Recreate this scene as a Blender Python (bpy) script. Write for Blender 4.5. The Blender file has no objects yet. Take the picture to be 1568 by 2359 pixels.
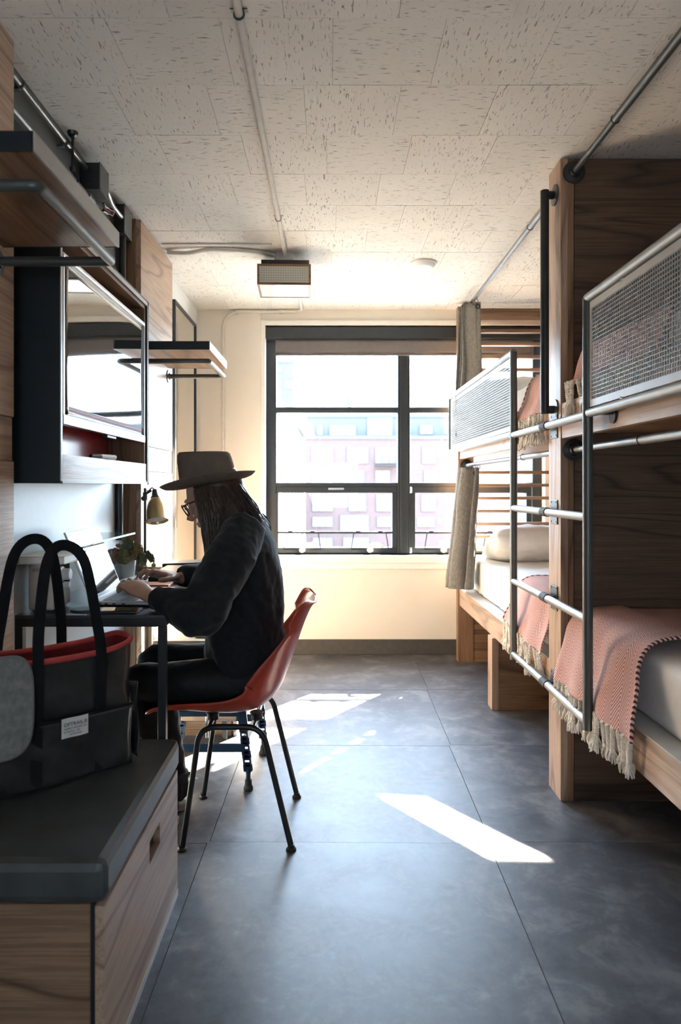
import bpy, bmesh, math, random
from mathutils import Vector as V, Matrix, noise
random.seed(7)
PI = math.pi
S = bpy.context.scene
COL = S.collection

# ---------------------------------------------------------------- camera
F, U0, V0, H = 1573.0, 760.0, 1118.0, 1.2          # focal length in px, principal point, eye height
cam_d = bpy.data.cameras.new('camera'); cam = bpy.data.objects.new('camera', cam_d); COL.objects.link(cam)
cam.location = (0, 0, H); cam.rotation_euler = (PI/2, 0, 0)
cam_d.sensor_width = 36; cam_d.lens = F*36/2359
cam_d.shift_x = (784-U0)/2359; cam_d.shift_y = -(1179.5-V0)/2359
cam_d.clip_start = .05; cam_d.clip_end = 500
cam_d.dof.use_dof = True; cam_d.dof.focus_distance = 2.55; cam_d.dof.aperture_fstop = 3.2
S.camera = cam

# ---------------------------------------------------------------- world, sun, exposure
S.view_settings.view_transform = 'Standard'; S.view_settings.look = 'None'
S.view_settings.exposure = 0.70; S.view_settings.gamma = 1.0; S.view_settings.use_curve_mapping = False
W = bpy.data.worlds.new('world'); S.world = W; W.use_nodes = True
wn = W.node_tree; wn.nodes.clear()
wo = wn.nodes.new('ShaderNodeOutputWorld'); wb = wn.nodes.new('ShaderNodeBackground')
tc = wn.nodes.new('ShaderNodeTexCoord'); sp = wn.nodes.new('ShaderNodeSeparateXYZ'); cr = wn.nodes.new('ShaderNodeValToRGB')
wn.links.new(tc.outputs['Generated'], sp.inputs[0]); wn.links.new(sp.outputs['Z'], cr.inputs[0])
cr.color_ramp.elements[0].position = 0.0; cr.color_ramp.elements[0].color = (.70, .84, 1.0, 1)
cr.color_ramp.elements[1].position = 0.7; cr.color_ramp.elements[1].color = (.52, .70, 1.0, 1)
# hazy morning sky: brighter towards the low sun, dimmer on the side turned away from it
SUN = V((-.74, -1.0, -.786)).normalized()           # the way the sunlight travels
dt = wn.nodes.new('ShaderNodeVectorMath'); dt.operation = 'DOT_PRODUCT'; dt.inputs[1].default_value = -SUN
wn.links.new(tc.outputs['Generated'], dt.inputs[0])
def wmath(op, a, b):
    x = wn.nodes.new('ShaderNodeMath'); x.operation = op; wn.links.new(a, x.inputs[0]); x.inputs[1].default_value = b; return x.outputs[0]
gl_ = wmath('MULTIPLY', wmath('ADD', wmath('MULTIPLY', wmath('POWER', wmath('MULTIPLY', wmath('ADD', dt.outputs['Value'], 1.0), .5), 2.0), 1.0), .30), 21.0)
wn.links.new(cr.outputs[0], wb.inputs[0]); wn.links.new(gl_, wb.inputs[1])
wn.links.new(wb.outputs[0], wo.inputs[0])
sd = bpy.data.lights.new('sun', 'SUN'); sd.energy = 170; sd.color = (1.0, .89, .74); sd.angle = math.radians(.6)
so = bpy.data.objects.new('sun', sd); COL.objects.link(so); so.rotation_euler = SUN.to_track_quat('-Z', 'Y').to_euler()
so.location = (4, 8, 6)
cy = S.cycles
cy.use_denoising = True; cy.max_bounces = 7; cy.diffuse_bounces = 5; cy.glossy_bounces = 4; cy.transmission_bounces = 4
cy.transparent_max_bounces = 10; cy.caustics_reflective = False; cy.caustics_refractive = False
cy.sample_clamp_indirect = 40.0

# ---------------------------------------------------------------- helpers
def at(u, v, Y): return V(((u-U0)/F*Y, Y, H-(v-V0)/F*Y))
def catmull(pts, n=6):
    pts = [V(p) for p in pts]; out = []
    for i in range(len(pts)-1):
        p0 = pts[max(i-1, 0)]; p1 = pts[i]; p2 = pts[i+1]; p3 = pts[min(i+2, len(pts)-1)]
        for k in range(n):
            t = k/n
            out.append(.5*((2*p1)+(p2-p0)*t+(2*p0-5*p1+4*p2-p3)*t*t+(3*p1-p0-3*p2+p3)*t**3))
    out.append(pts[-1]); return out
def lerp(a, b, t): return a+(b-a)*t
def fillet(pts, r, n=5):
    pts = [V(p) for p in pts]; out = [pts[0]]
    for i in range(1, len(pts)-1):
        a = (pts[i-1]-pts[i]); b = (pts[i+1]-pts[i]); rr = min(r, a.length*.49, b.length*.49)
        A = pts[i]+a.normalized()*rr; B = pts[i]+b.normalized()*rr
        for k in range(n+1):
            t = k/n; out.append(A*(1-t)**2+pts[i]*2*t*(1-t)+B*t*t)
    out.append(pts[-1]); return out

class M:
    def __init__(s): s.v = []; s.f = []; s.uv = {}
    def add(s, vs, fs):
        o = len(s.v); s.v += [V(p) for p in vs]; s.f += [tuple(i+o for i in f) for f in fs]; return o
    def box(s, x0, x1, y0, y1, z0, z1):
        x0, x1 = min(x0, x1), max(x0, x1); y0, y1 = min(y0, y1), max(y0, y1); z0, z1 = min(z0, z1), max(z0, z1)
        s.add([(x0,y0,z0),(x1,y0,z0),(x1,y1,z0),(x0,y1,z0),(x0,y0,z1),(x1,y0,z1),(x1,y1,z1),(x0,y1,z1)],
              [(0,3,2,1),(4,5,6,7),(0,1,5,4),(1,2,6,5),(2,3,7,6),(3,0,4,7)]); return s
    def obox(s, c, ax, ay, az):
        c = V(c); ax = V(ax); ay = V(ay); az = V(az)
        s.add([c-ax-ay-az, c+ax-ay-az, c+ax+ay-az, c-ax+ay-az, c-ax-ay+az, c+ax-ay+az, c+ax+ay+az, c-ax+ay+az],
              [(0,3,2,1),(4,5,6,7),(0,1,5,4),(1,2,6,5),(2,3,7,6),(3,0,4,7)]); return s
    def bar(s, a, b, w, h=None):
        a = V(a); b = V(b); d = (b-a); L = d.length; d.normalize()
        u = V((0,0,1)) if abs(d.z) < .9 else V((1,0,0))
        x = d.cross(u).normalized(); y = x.cross(d); h = h or w
        return s.obox((a+b)/2, x*w/2, d*L/2, y*h/2)
    def tube(s, pts, r, n=12, cap=True, up=None, flat=1.0):
        """r: number or list; flat: second radius factor (number or list)"""
        pts = [V(p) for p in pts]; m = len(pts)
        rs = r if isinstance(r, (list, tuple)) else [r]*m
        fl = flat if isinstance(flat, (list, tuple)) else [flat]*m
        t0 = (pts[1]-pts[0]).normalized()
        ref = V(up) if up is not None else (V((0,0,1)) if abs(t0.z) < .9 else V((1,0,0)))
        x = t0.cross(ref).normalized(); vs = []; fs = []
        for i in range(m):
            t = (pts[min(i+1, m-1)]-pts[max(i-1, 0)])
            t = t.normalized() if t.length > 1e-9 else t0
            if up is not None: x = t.cross(V(up)).normalized()
            else: x = (x-t*x.dot(t)).normalized()
            y = t.cross(x)
            for k in range(n):
                a = 2*PI*k/n; vs.append(pts[i]+x*math.cos(a)*rs[i]+y*math.sin(a)*rs[i]*fl[i])
        for i in range(m-1):
            for k in range(n):
                fs.append((i*n+k, i*n+(k+1)%n, (i+1)*n+(k+1)%n, (i+1)*n+k))
        if cap:                                              # caps keep their own corners so that smooth sides stay straight
            o = len(vs); vs += vs[:n]+vs[(m-1)*n:m*n]
            fs.append(tuple(reversed(range(o, o+n)))); fs.append(tuple(range(o+n, o+2*n)))
        s.add(vs, fs); return s
    def lathe(s, c, prof, n=24, ax=(0,0,1), cap=True):
        ax = V(ax).normalized(); c = V(c); u = V((1,0,0)) if abs(ax.x) < .9 else V((0,1,0))
        x = ax.cross(u).normalized(); y = ax.cross(x); vs = []; fs = []; m = len(prof)
        for r, z in prof:
            for k in range(n):
                a = 2*PI*k/n; vs.append(c+ax*z+(x*math.cos(a)+y*math.sin(a))*r)
        for i in range(m-1):
            for k in range(n): fs.append((i*n+k, i*n+(k+1)%n, (i+1)*n+(k+1)%n, (i+1)*n+k))
        if cap:
            o = len(vs); vs += vs[:n]+vs[(m-1)*n:m*n]
            fs.append(tuple(reversed(range(o, o+n)))); fs.append(tuple(range(o+n, o+2*n)))
        s.add(vs, fs); return s
    def ball(s, c, rx, ry=None, rz=None, n=16, ax=None):
        ry = ry or rx; rz = rz or rx; c = V(c); vs = []; fs = []; h = n//2
        X, Y, Z = ax or (V((1,0,0)), V((0,1,0)), V((0,0,1)))
        for i in range(1, h):
            th = PI*i/h
            for k in range(n):
                a = 2*PI*k/n
                vs.append(c+X*rx*math.sin(th)*math.cos(a)+Y*ry*math.sin(th)*math.sin(a)+Z*rz*math.cos(th))
        t = len(vs); vs += [c+Z*rz, c-Z*rz]
        for i in range(h-2):
            for k in range(n): fs.append((i*n+k, (i+1)*n+k, (i+1)*n+(k+1)%n, i*n+(k+1)%n))
        for k in range(n):
            fs.append((t, k, (k+1)%n)); fs.append((t+1, (h-2)*n+(k+1)%n, (h-2)*n+k))
        s.add(vs, fs); return s
    def torus(s, c, R, r, ax=(0,0,1), n=20, m=8):
        ax = V(ax).normalized(); u = V((1,0,0)) if abs(ax.x) < .9 else V((0,1,0))
        x = ax.cross(u).normalized(); y = ax.cross(x); c = V(c); vs = []; fs = []
        for i in range(n):
            a = 2*PI*i/n; d = x*math.cos(a)+y*math.sin(a)
            for k in range(m):
                b = 2*PI*k/m; vs.append(c+d*(R+r*math.cos(b))+ax*r*math.sin(b))
        for i in range(n):
            for k in range(m): fs.append((i*m+k, ((i+1)%n)*m+k, ((i+1)%n)*m+(k+1)%m, i*m+(k+1)%m))
        s.add(vs, fs); return s
    def grid(s, fn, nu, nv, wrap=False):
        """fn(a,b)->(point, uv)"""
        o = len(s.v); vs = []; uvs = []
        for i in range(nu+1):
            for j in range(nv+1):
                p, q = fn(i/nu, j/nv); vs.append(p); uvs.append(q)
        fs = []
        for i in range(nu):
            for j in range(nv):
                fs.append((i*(nv+1)+j, (i+1)*(nv+1)+j, (i+1)*(nv+1)+j+1, i*(nv+1)+j+1))
        s.add(vs, fs)
        for k, q in enumerate(uvs): s.uv[o+k] = q
        return s
    def join(s, o): s.add(o.v, o.f); return s

ORG = {}
def mesh_of(name, m, org=V((0,0,0)), smooth=False):
    me = bpy.data.meshes.new(name)
    me.from_pydata([tuple(p-org) for p in m.v], [], m.f)
    if m.uv:
        ul = me.uv_layers.new(name='UVMap')
        for lp in me.loops: ul.data[lp.index].uv = m.uv.get(lp.vertex_index, (0, 0))
    if smooth: me.polygons.foreach_set('use_smooth', [True]*len(me.polygons))
    me.update(); return me
def props(o, label=None, cat=None, group=None, kind=None):
    if label: o['label'] = label
    if cat: o['category'] = cat
    if group: o['group'] = group
    if kind: o['kind'] = kind
    return o
def top(name, label, cat, loc=(0,0,0), group=None, kind=None):
    o = bpy.data.objects.new(name, None); COL.objects.link(o); o.location = loc; o.empty_display_size = .05
    ORG[o.name] = V(loc); return props(o, label, cat, group, kind)
def part(name, m, mat, parent=None, smooth=False, bevel=0, solid=0, sub=0, label=None, kind=None, loc=None, auto=None):
    org = ORG[parent.name] if parent else V(loc or (0,0,0))
    me = m if isinstance(m, bpy.types.Mesh) else mesh_of(name, m, org, smooth)
    me.materials.append(mat) if not me.materials else None
    o = bpy.data.objects.new(name, me); COL.objects.link(o); ORG[o.name] = org
    if parent: o.parent = parent
    else: o.location = org
    if solid:
        md = o.modifiers.new('solid', 'SOLIDIFY'); md.thickness = solid; md.offset = 0
    if bevel:
        md = o.modifiers.new('bevel', 'BEVEL'); md.width = bevel; md.segments = 2; md.limit_method = 'ANGLE'; md.angle_limit = .6
    if sub:
        md = o.modifiers.new('sub', 'SUBSURF'); md.levels = sub; md.render_levels = sub
    if label: o['label'] = label
    if kind: o['kind'] = kind
    return o
def single(name, m, mat, label, cat, loc, group=None, **k):
    return props(part(name, m, mat, None, loc=loc, **k), label, cat, group)
def struct(name, m, mat, label=None, parent=None, **k):
    o = part(name, m, mat, parent, **k)
    if not parent: o['kind'] = 'structure'
    if label: o['label'] = label
    return o
def B(*a): return M().box(*a)
def union(m, voxel, smooth_it=4, name='body'):
    me = mesh_of('tmp', m); bm = bmesh.new(); bm.from_mesh(me); bmesh.ops.remove_doubles(bm, verts=bm.verts, dist=1e-6); bm.to_mesh(me); bm.free()
    ob = bpy.data.objects.new('tmp', me); COL.objects.link(ob)
    md = ob.modifiers.new('r', 'REMESH'); md.mode = 'VOXEL'; md.voxel_size = voxel
    if smooth_it:
        sm = ob.modifiers.new('s', 'SMOOTH'); sm.factor = .5; sm.iterations = smooth_it
    dg = bpy.context.evaluated_depsgraph_get(); ev = ob.evaluated_get(dg)
    out = bpy.data.meshes.new_from_object(ev); out.name = name
    bpy.data.objects.remove(ob); bpy.data.meshes.remove(me)
    return out
def finish(me, org, fn=None):
    n = len(me.vertices)
    ns = [v.normal.copy() for v in me.vertices]
    for v, nn in zip(me.vertices, ns):
        p = v.co.copy()
        if fn: p = fn(p, nn)
        v.co = p-org
    me.polygons.foreach_set('use_smooth', [True]*len(me.polygons)); me.update(); return me

# ---------------------------------------------------------------- materials
class NT:
    def __init__(s, name):
        s.m = bpy.data.materials.new(name); s.m.use_nodes = True; s.t = s.m.node_tree; s.N = s.t.nodes
        s.b = s.N['Principled BSDF']; s.out = s.N['Material Output']
    def n(s, t, **k):
        x = s.N.new(t)
        for a, b in k.items():
            if a.startswith('i_'):
                q = a[2:]; x.inputs[int(q) if q.isdigit() else q].default_value = b
            else: setattr(x, a, b)
        return x
    def l(s, a, b): s.t.links.new(a, b)
    def math(s, op, a, b=None, c=None):
        x = s.n('ShaderNodeMath', operation=op)
        for i, q in enumerate((a, b, c)):
            if q is None: continue
            if isinstance(q, (int, float)): x.inputs[i].default_value = q
            else: s.l(q, x.inputs[i])
        return x.outputs[0]
    def ramp(s, val, els, interp='LINEAR'):
        r = s.n('ShaderNodeValToRGB'); r.color_ramp.interpolation = interp; e = r.color_ramp.elements
        while len(e) < len(els): e.new(.5)
        for q, (p, c) in zip(e, els):
            q.position = p; q.color = (*c, 1) if len(c) == 3 else c
        s.l(val, r.inputs[0]); return r.outputs[0]
    def coord(s, scale=(1,1,1), rand=0, kind='Object', rot=(0,0,0)):
        c = s.n('ShaderNodeTexCoord').outputs[kind]
        if rand:
            oi = s.n('ShaderNodeObjectInfo'); sc = s.n('ShaderNodeVectorMath', operation='SCALE')
            cb = s.n('ShaderNodeCombineXYZ'); s.l(oi.outputs['Random'], cb.inputs[0]); s.l(oi.outputs['Random'], cb.inputs[1]); s.l(oi.outputs['Random'], cb.inputs[2])
            s.l(cb.outputs[0], sc.inputs[0]); sc.inputs['Scale'].default_value = rand
            ad = s.n('ShaderNodeVectorMath', operation='ADD'); s.l(c, ad.inputs[0]); s.l(sc.outputs[0], ad.inputs[1]); c = ad.outputs[0]
        mp = s.n('ShaderNodeMapping'); mp.inputs['Scale'].default_value = scale; mp.inputs['Rotation'].default_value = rot
        s.l(c, mp.inputs[0]); return mp.outputs[0]
    def noise(s, vec, scale, detail=3, rough=.5, dist=0):
        x = s.n('ShaderNodeTexNoise', i_Scale=scale, i_Detail=detail, i_Roughness=rough, i_Distortion=dist)
        s.l(vec, x.inputs['Vector']); return x.outputs['Fac']
    def bump(s, h, strength=.3, dist=.002):
        b = s.n('ShaderNodeBump', i_Strength=strength, i_Distance=dist); s.l(h, b.inputs['Height']); s.l(b.outputs[0], s.b.inputs['Normal'])
    def mixc(s, fac, a, b, blend='MIX'):
        x = s.n('ShaderNodeMix', data_type='RGBA', blend_type=blend)
        for i, q in ((0, fac), (6, a), (7, b)):
            if isinstance(q, (int, float)): x.inputs[i].default_value = q
            elif isinstance(q, tuple): x.inputs[i].default_value = (*q, 1)
            else: s.l(q, x.inputs[i])
        return x.outputs[2]
    def base(s, c):
        if isinstance(c, tuple): s.b.inputs['Base Color'].default_value = (*c, 1)
        else: s.l(c, s.b.inputs['Base Color'])
    def set(s, rough=.5, metal=0, spec=.5, **k):
        s.b.inputs['Roughness'].default_value = rough; s.b.inputs['Metallic'].default_value = metal
        s.b.inputs['Specular IOR Level'].default_value = spec
        for a, b in k.items(): s.b.inputs[a.replace('_', ' ')].default_value = b
        return s

def plain(name, c, rough=.5, metal=0, spec=.5, var=.12, scale=30, bump=0, bscale=200, **k):
    t = NT(name).set(rough, metal, spec, **k)
    co = t.coord((1,1,1))
    nz = t.noise(co, scale, 3)
    lo = tuple(x*(1-var) for x in c); hi = tuple(min(1, x*(1+var)) for x in c)
    t.base(t.ramp(nz, [(.3, lo), (.7, hi)]))
    if bump: t.bump(t.noise(co, bscale, 3), bump, .002)
    return t.m
def wood(name, axis, light, mid, dark, rough=.42, spec=.45, across=9, rings=7.0, fine=1.0):
    t = NT(name).set(rough, 0, spec)
    st = [across]*3; st['xyz'.index(axis)] = 1.0
    co = t.coord(tuple(st), rand=7)
    low = t.noise(co, .55, 2, .5, .35)
    ring = t.math('PINGPONG', t.math('MULTIPLY', low, rings*2), 1.0)
    rg = t.ramp(ring, [(0, (1,1,1)), (.22, (.35,.35,.35)), (.55, (0,0,0)), (1, (.12,.12,.12))])
    st2 = [170]*3; st2['xyz'.index(axis)] = 4.0
    pore = t.noise(t.coord(tuple(st2), rand=3), 1.0, 4, .65)
    pr = t.ramp(pore, [(.40, (1,1,1)), (.56, (0,0,0))])
    c = t.mixc(t.math('MULTIPLY', rg, .75), mid, dark)
    tone = t.noise(co, .3, 1)
    c = t.mixc(t.math('MULTIPLY', tone, .6), c, light, 'MIX')
    c = t.mixc(t.math('MULTIPLY', rg, .62), c, dark)
    c = t.mixc(t.math('MULTIPLY', pr, .42*fine), c, dark)
    t.base(c); t.bump(t.math('ADD', t.math('MULTIPLY', pr, -.5), t.math('MULTIPLY', rg, -.4)), .22, .001)
    return t.m
OAKC = ((.40,.235,.135), (.29,.16,.085), (.085,.042,.022))
oak = {a: wood('oak_'+a, a, *OAKC) for a in 'xyz'}
oakd = {a: wood('dark_oak_'+a, a, (.18,.105,.066), (.135,.075,.046), (.028,.014,.008), rough=.5, rings=10) for a in 'xyz'}
oakc = wood('cathedral_oak', 'x', (.40,.25,.15), (.31,.185,.105), (.075,.038,.02), across=4.2, rings=11.0)
oakp = {a: wood('pale_oak_'+a, a, (.62,.44,.31), (.52,.355,.24), (.22,.13,.08), rough=.40) for a in 'xyz'}

wall_m = plain('cream_wall_paint', (.80,.745,.655), .6, var=.02, scale=6, bump=.08, bscale=250)
wallw_m = plain('white_wall_paint', (.80,.80,.78), .5, var=.02, scale=6)
trim_m = plain('white_trim_paint', (.86,.84,.79), .4, var=.02)
darkw_m = plain('dark_grey_wall_paint', (.085,.093,.085), .45, var=.08, scale=8, bump=.1, bscale=120)
base_m = plain('baseboard_rubber', (.07,.066,.058), .45)
blackframe = plain('charcoal_window_frame', (.022,.027,.031), .38, spec=.5)
blacklam = plain('black_laminate', (.012,.016,.021), .5, spec=.4, bump=.08, bscale=500)
blackp = plain('black_powder_coat', (.014,.015,.017), .38, spec=.5)
blackpl = plain('black_plastic', (.018,.018,.018), .45)
rubber = plain('black_rubber', (.02,.02,.02), .7)
steel = plain('satin_steel_paint', (.27,.275,.27), .44, metal=.65, var=.04)
darksteel = plain('gunmetal_paint', (.10,.105,.10), .38, metal=.45, var=.06)
silver = plain('brushed_silver', (.55,.55,.55), .34, metal=.9, var=.04)
greyedge = plain('grey_laminate', (.42,.42,.40), .35, var=.04)
palegrey = plain('pale_grey_laminate', (.55,.54,.51), .4, var=.04)
chrome = plain('chrome', (.8,.8,.8), .12, metal=1, var=.02)
brass = plain('aged_brass', (.46,.36,.19), .3, metal=.9, var=.12, scale=12)
whitep = plain('white_plastic', (.80,.80,.78), .35, var=.02)
cream_pl = plain('beige_plastic', (.52,.46,.41), .45, var=.04, bump=.05, bscale=500)
red_box = plain('red_panel', (.33,.03,.03), .14, spec=.6)
blind_m = plain('brown_grey_blind', (.17,.155,.15), .8, var=.06)
vinyl = plain('dark_vinyl_cushion', (.060,.066,.064), .42, spec=.45, var=.25, scale=9, bump=.12, bscale=90)
bagm = plain('black_coated_canvas', (.028,.029,.029), .26, spec=.7, var=.3, scale=14, bump=.5, bscale=16)
webm = plain('black_webbing', (.007,.008,.010), .8, spec=.2, var=.2, bump=.4, bscale=500)
redtrim = plain('red_binding', (.52,.060,.055), .55, var=.1)
redlin = plain('dark_red_lining', (.20,.012,.016), .6, var=.15)
feltg = plain('grey_felt', (.22,.22,.21), .9, var=.22, scale=60, bump=.3, bscale=300)
labelm = plain('white_label', (.74,.73,.70), .6, var=.02)
inkm = plain('label_ink', (.03,.03,.04), .6)
inkr = plain('red_ink', (.45,.06,.08), .6)
skin = plain('skin', (.50,.295,.205), .48, var=.10, scale=25, bump=.12, bscale=160, Subsurface_Weight=.08)
hatm = plain('taupe_felt', (.175,.138,.108), .9, spec=.15, var=.12, scale=20, bump=.1, bscale=300)
sweat = plain('charcoal_knit', (.0135,.0155,.0185), .85, spec=.2, var=.22, scale=60, bump=.25, bscale=420, Sheen_Weight=.12, Sheen_Roughness=.4)
jeans = plain('black_denim', (.005,.006,.008), .62, spec=.3, var=.2, bump=.1, bscale=400)
sneak = plain('black_canvas_shoe', (.016,.016,.017), .7, var=.2)
sole = plain('off_white_sole', (.55,.48,.40), .6)
hairm = plain('dark_brown_hair', (.055,.028,.015), .30, spec=.5, var=.5, scale=80)
glassf = plain('tortoise_frame', (.10,.035,.015), .25)
navy = plain('navy_steel', (.012,.035,.075), .35, var=.15)
redsh = plain('red_orange_fibreglass', (.42,.050,.026), .30, spec=.5, var=.12, scale=60)
potm = plain('grey_glazed_pot', (.36,.35,.34), .2, var=.03)
soilm = plain('soil', (.03,.02,.015), .9)
stemm = plain('pink_stem', (.50,.17,.15), .5)
paperm = plain('paper', (.82,.81,.78), .6, var=.02)
orangem = plain('orange_leather', (.45,.14,.045), .5)
tanbook = plain('tan_book_cover', (.62,.52,.34), .5)
ropem = plain('cream_cotton_tassel', (.86,.79,.68), .85, var=.12, scale=90, bump=.4, bscale=260)
cotton = plain('white_cotton', (.80,.79,.77), .75, var=.03, bump=.2, bscale=30)
ceil_m = plain('ceiling_joint', (.50,.47,.42), .9)
whitemet = plain('white_painted_conduit', (.70,.66,.60), .8, var=.05)

def ceiling_tile_mat():
    t = NT('fissured_ceiling_tile').set(.9, 0, .2)
    a = t.noise(t.coord((27, 165, 1), rand=37), 1.0, 3, .6, .6)
    b = t.noise(t.coord((150, 150, 1), rand=11), 1.0, 2)
    fa = t.ramp(a, [(.345, (1,1,1)), (.385, (0,0,0))]); fb = t.ramp(b, [(.235, (1,1,1)), (.27, (0,0,0))])
    f = t.math('MAXIMUM', fa, t.math('MULTIPLY', fb, .8))
    tone = t.noise(t.coord((3, 3, 1), rand=5), 1.0, 2)
    c = t.ramp(tone, [(.3, (.80,.765,.70)), (.7, (.85,.815,.755))])
    t.base(t.mixc(t.math('MULTIPLY', f, .72), c, (.20,.16,.125)))
    t.bump(t.math('MULTIPLY', f, -1), .6, .004); return t.m
tile_c = ceiling_tile_mat()
def floor_mat():
    t = NT('mottled_slate_floor_tile').set(.33, 0, .5)
    co = t.coord((1,1,1), rand=23)
    a = t.noise(co, 5.0, 7, .62, .5); b = t.noise(co, 22, 5, .7, .2)
    m = t.math('ADD', t.math('MULTIPLY', a, .75), t.math('MULTIPLY', b, .25))
    t.base(t.ramp(m, [(.36, (.036,.037,.043)), (.50, (.078,.079,.086)), (.63, (.175,.170,.167))]))
    r = t.n('ShaderNodeMapRange', i_1=.3, i_2=.7, i_3=.42, i_4=.50); t.l(a, r.inputs[0]); t.l(r.outputs[0], t.b.inputs['Roughness'])
    t.bump(b, .05, .001); return t.m
tile_f = floor_mat()
def cloth_weave(name, c0, c1, s=(260, 900, 40)):
    t = NT(name).set(.9, 0, .2)
    a = t.noise(t.coord((s[0], s[0], s[2])), 1.0, 2); b = t.noise(t.coord((s[2], s[2], s[1])), 1.0, 2)
    m = t.math('ADD', t.math('MULTIPLY', a, .5), t.math('MULTIPLY', b, .5))
    t.base(t.ramp(m, [(.36, c0), (.62, c1)])); t.bump(m, .4, .001)
    tr = t.n('ShaderNodeBsdfTranslucent'); tr.inputs[0].default_value = (*c1, 1)
    mx = t.n('ShaderNodeMixShader', i_0=.22); t.l(t.b.outputs[0], mx.inputs[1]); t.l(tr.outputs[0], mx.inputs[2]); t.l(mx.outputs[0], t.out.inputs[0])
    return t.m
curt = cloth_weave('grey_linen_curtain', (.15,.14,.125), (.42,.39,.345))
def herringbone():
    t = NT('red_cream_herringbone').set(.9, 0, .2)
    uv = t.n('ShaderNodeTexCoord').outputs['UV']; sx = t.n('ShaderNodeSeparateXYZ')
    t.l(uv, sx.inputs[0]); u, v = sx.outputs[0], sx.outputs[1]
    p = .085
    tri = t.math('MULTIPLY', t.math('PINGPONG', u, p/2), 1.25)
    s = t.math('FRACT', t.math('DIVIDE', t.math('ADD', v, tri), .0125))
    st = t.ramp(t.math('PINGPONG', t.math('MULTIPLY', s, 2), 1), [(.50, (0,0,0)), (.72, (1,1,1))])
    thread = t.noise(t.coord((500, 500, 500)), 1.0, 2)
    c = t.mixc(st, (.74,.56,.49), (.40,.065,.06))
    c = t.mixc(t.math('MULTIPLY', thread, .12), c, (.74,.55,.48))
    t.base(c); t.bump(t.math('ADD', st, thread), .5, .0015); return t.m
herr = herringbone()
def binding():
    t = NT('red_cream_twist_edging').set(.9, 0, .2)
    w = t.n('ShaderNodeTexWave', i_Scale=26.0); w.bands_direction = 'DIAGONAL'; t.l(t.coord(), w.inputs[0])
    t.base(t.ramp(w.outputs['Fac'], [(.4, (.16,.02,.03)), (.6, (.70,.58,.48))])); return t.m
twist = binding()
def glass_pane(name, tint=(.96,.98,.97), refl=.08):
    t = NT(name); t.N.remove(t.b)
    a = t.n('ShaderNodeBsdfTransparent'); a.inputs[0].default_value = (*tint, 1)
    g = t.n('ShaderNodeBsdfGlossy', i_Roughness=.02); fr = t.n('ShaderNodeFresnel', i_IOR=1.45)
    co = t.n('ShaderNodeTexCoord').outputs['Object']; nz = t.n('ShaderNodeTexNoise', i_Scale=3.0); t.l(co, nz.inputs[0])
    d = t.n('ShaderNodeBsdfDiffuse'); d.inputs[0].default_value = (.8,.8,.8,1)
    m0 = t.n('ShaderNodeMixShader'); t.l(t.math('MULTIPLY', nz.outputs['Fac'], refl), m0.inputs[0])
    t.l(a.outputs[0], m0.inputs[1]); t.l(d.outputs[0], m0.inputs[2])
    bf = t.n('ShaderNodeNewGeometry').outputs['Backfacing']
    m = t.n('ShaderNodeMixShader'); t.l(t.math('MULTIPLY', fr.outputs[0], t.math('SUBTRACT', 1.0, bf)), m.inputs[0]); t.l(m0.outputs[0], m.inputs[1]); t.l(g.outputs[0], m.inputs[2])
    t.l(m.outputs[0], t.out.inputs[0]); return t.m
glass = glass_pane('window_glass', refl=.006)
shelfglass = glass_pane('shelf_glass', (.86,.93,.90), .25)
lens_g = glass_pane('spectacle_lens', (.92,.90,.86), .02)
def mirror_m():
    t = NT('mirror_glass').set(.03, 1.0, .5); t.base(t.ramp(t.noise(t.coord(), 4), [(.3, (.86,.87,.85)), (.7, (.90,.91,.89))])); return t.m
mirror = mirror_m()
screenm = plain('glossy_black_screen', (.012,.013,.014), .04, spec=1.0, var=.1, Coat_Weight=1.0, Coat_Roughness=.03)
ribbed = plain('ribbed_lamp_glass', (.80,.83,.78), .12, var=.03)
def wire_glass():
    t = NT('wired_glass').set(.15, 0, .5)
    sx = t.n('ShaderNodeSeparateXYZ'); t.l(t.coord(), sx.inputs[0])
    f = None
    for o in (0, 2):
        q = t.math('LESS_THAN', t.math('FRACT', t.math('DIVIDE', sx.outputs[o], .0127)), .09)
        f = q if f is None else t.math('MAXIMUM', f, q)
    t.base(t.mixc(f, (.66,.66,.57), (.20,.20,.17))); return t.m
wired = wire_glass()
def leaf_m():
    t = NT('rippled_leaf').set(.35, 0, .5)
    r = t.n('ShaderNodeObjectInfo').outputs['Random']
    c = t.ramp(r, [(0, (.07,.10,.025)), (.45, (.16,.15,.04)), (.75, (.30,.15,.07)), (1, (.42,.19,.12))])
    v = t.noise(t.coord((1,1,1)), 140, 2)
    t.base(t.mixc(t.math('MULTIPLY', v, .6), c, (.02,.02,.008))); t.bump(v, .5, .002); return t.m
leafm = leaf_m()
def brick_facade():
    t = NT('pink_brick_facade').set(.9, 0, .2)
    bt = t.n('ShaderNodeTexBrick', i_Scale=3.0); bt.inputs['Color1'].default_value = (.15,.108,.104,1); bt.inputs['Color2'].default_value = (.125,.088,.085,1); bt.inputs['Mortar'].default_value = (.12,.08,.075,1)
    t.l(t.coord((1,1,1), rot=(PI/2,0,0)), bt.inputs[0]); t.base(bt.outputs[0]); return t.m
brickf = brick_facade()
pinkpan = plain('pale_pink_panel', (.50,.40,.38), .8, var=.04)
greyf = plain('pale_grey_cladding', (.095,.105,.118), .8, var=.05, scale=1)
whitef = plain('white_render', (.30,.305,.31), .8, var=.04, scale=1)
winf = plain('white_window_frame', (.10,.105,.11), .6)
winp = plain('distant_window_pane', (.20,.25,.29), .08, spec=.9, var=.3, scale=.6)
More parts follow.
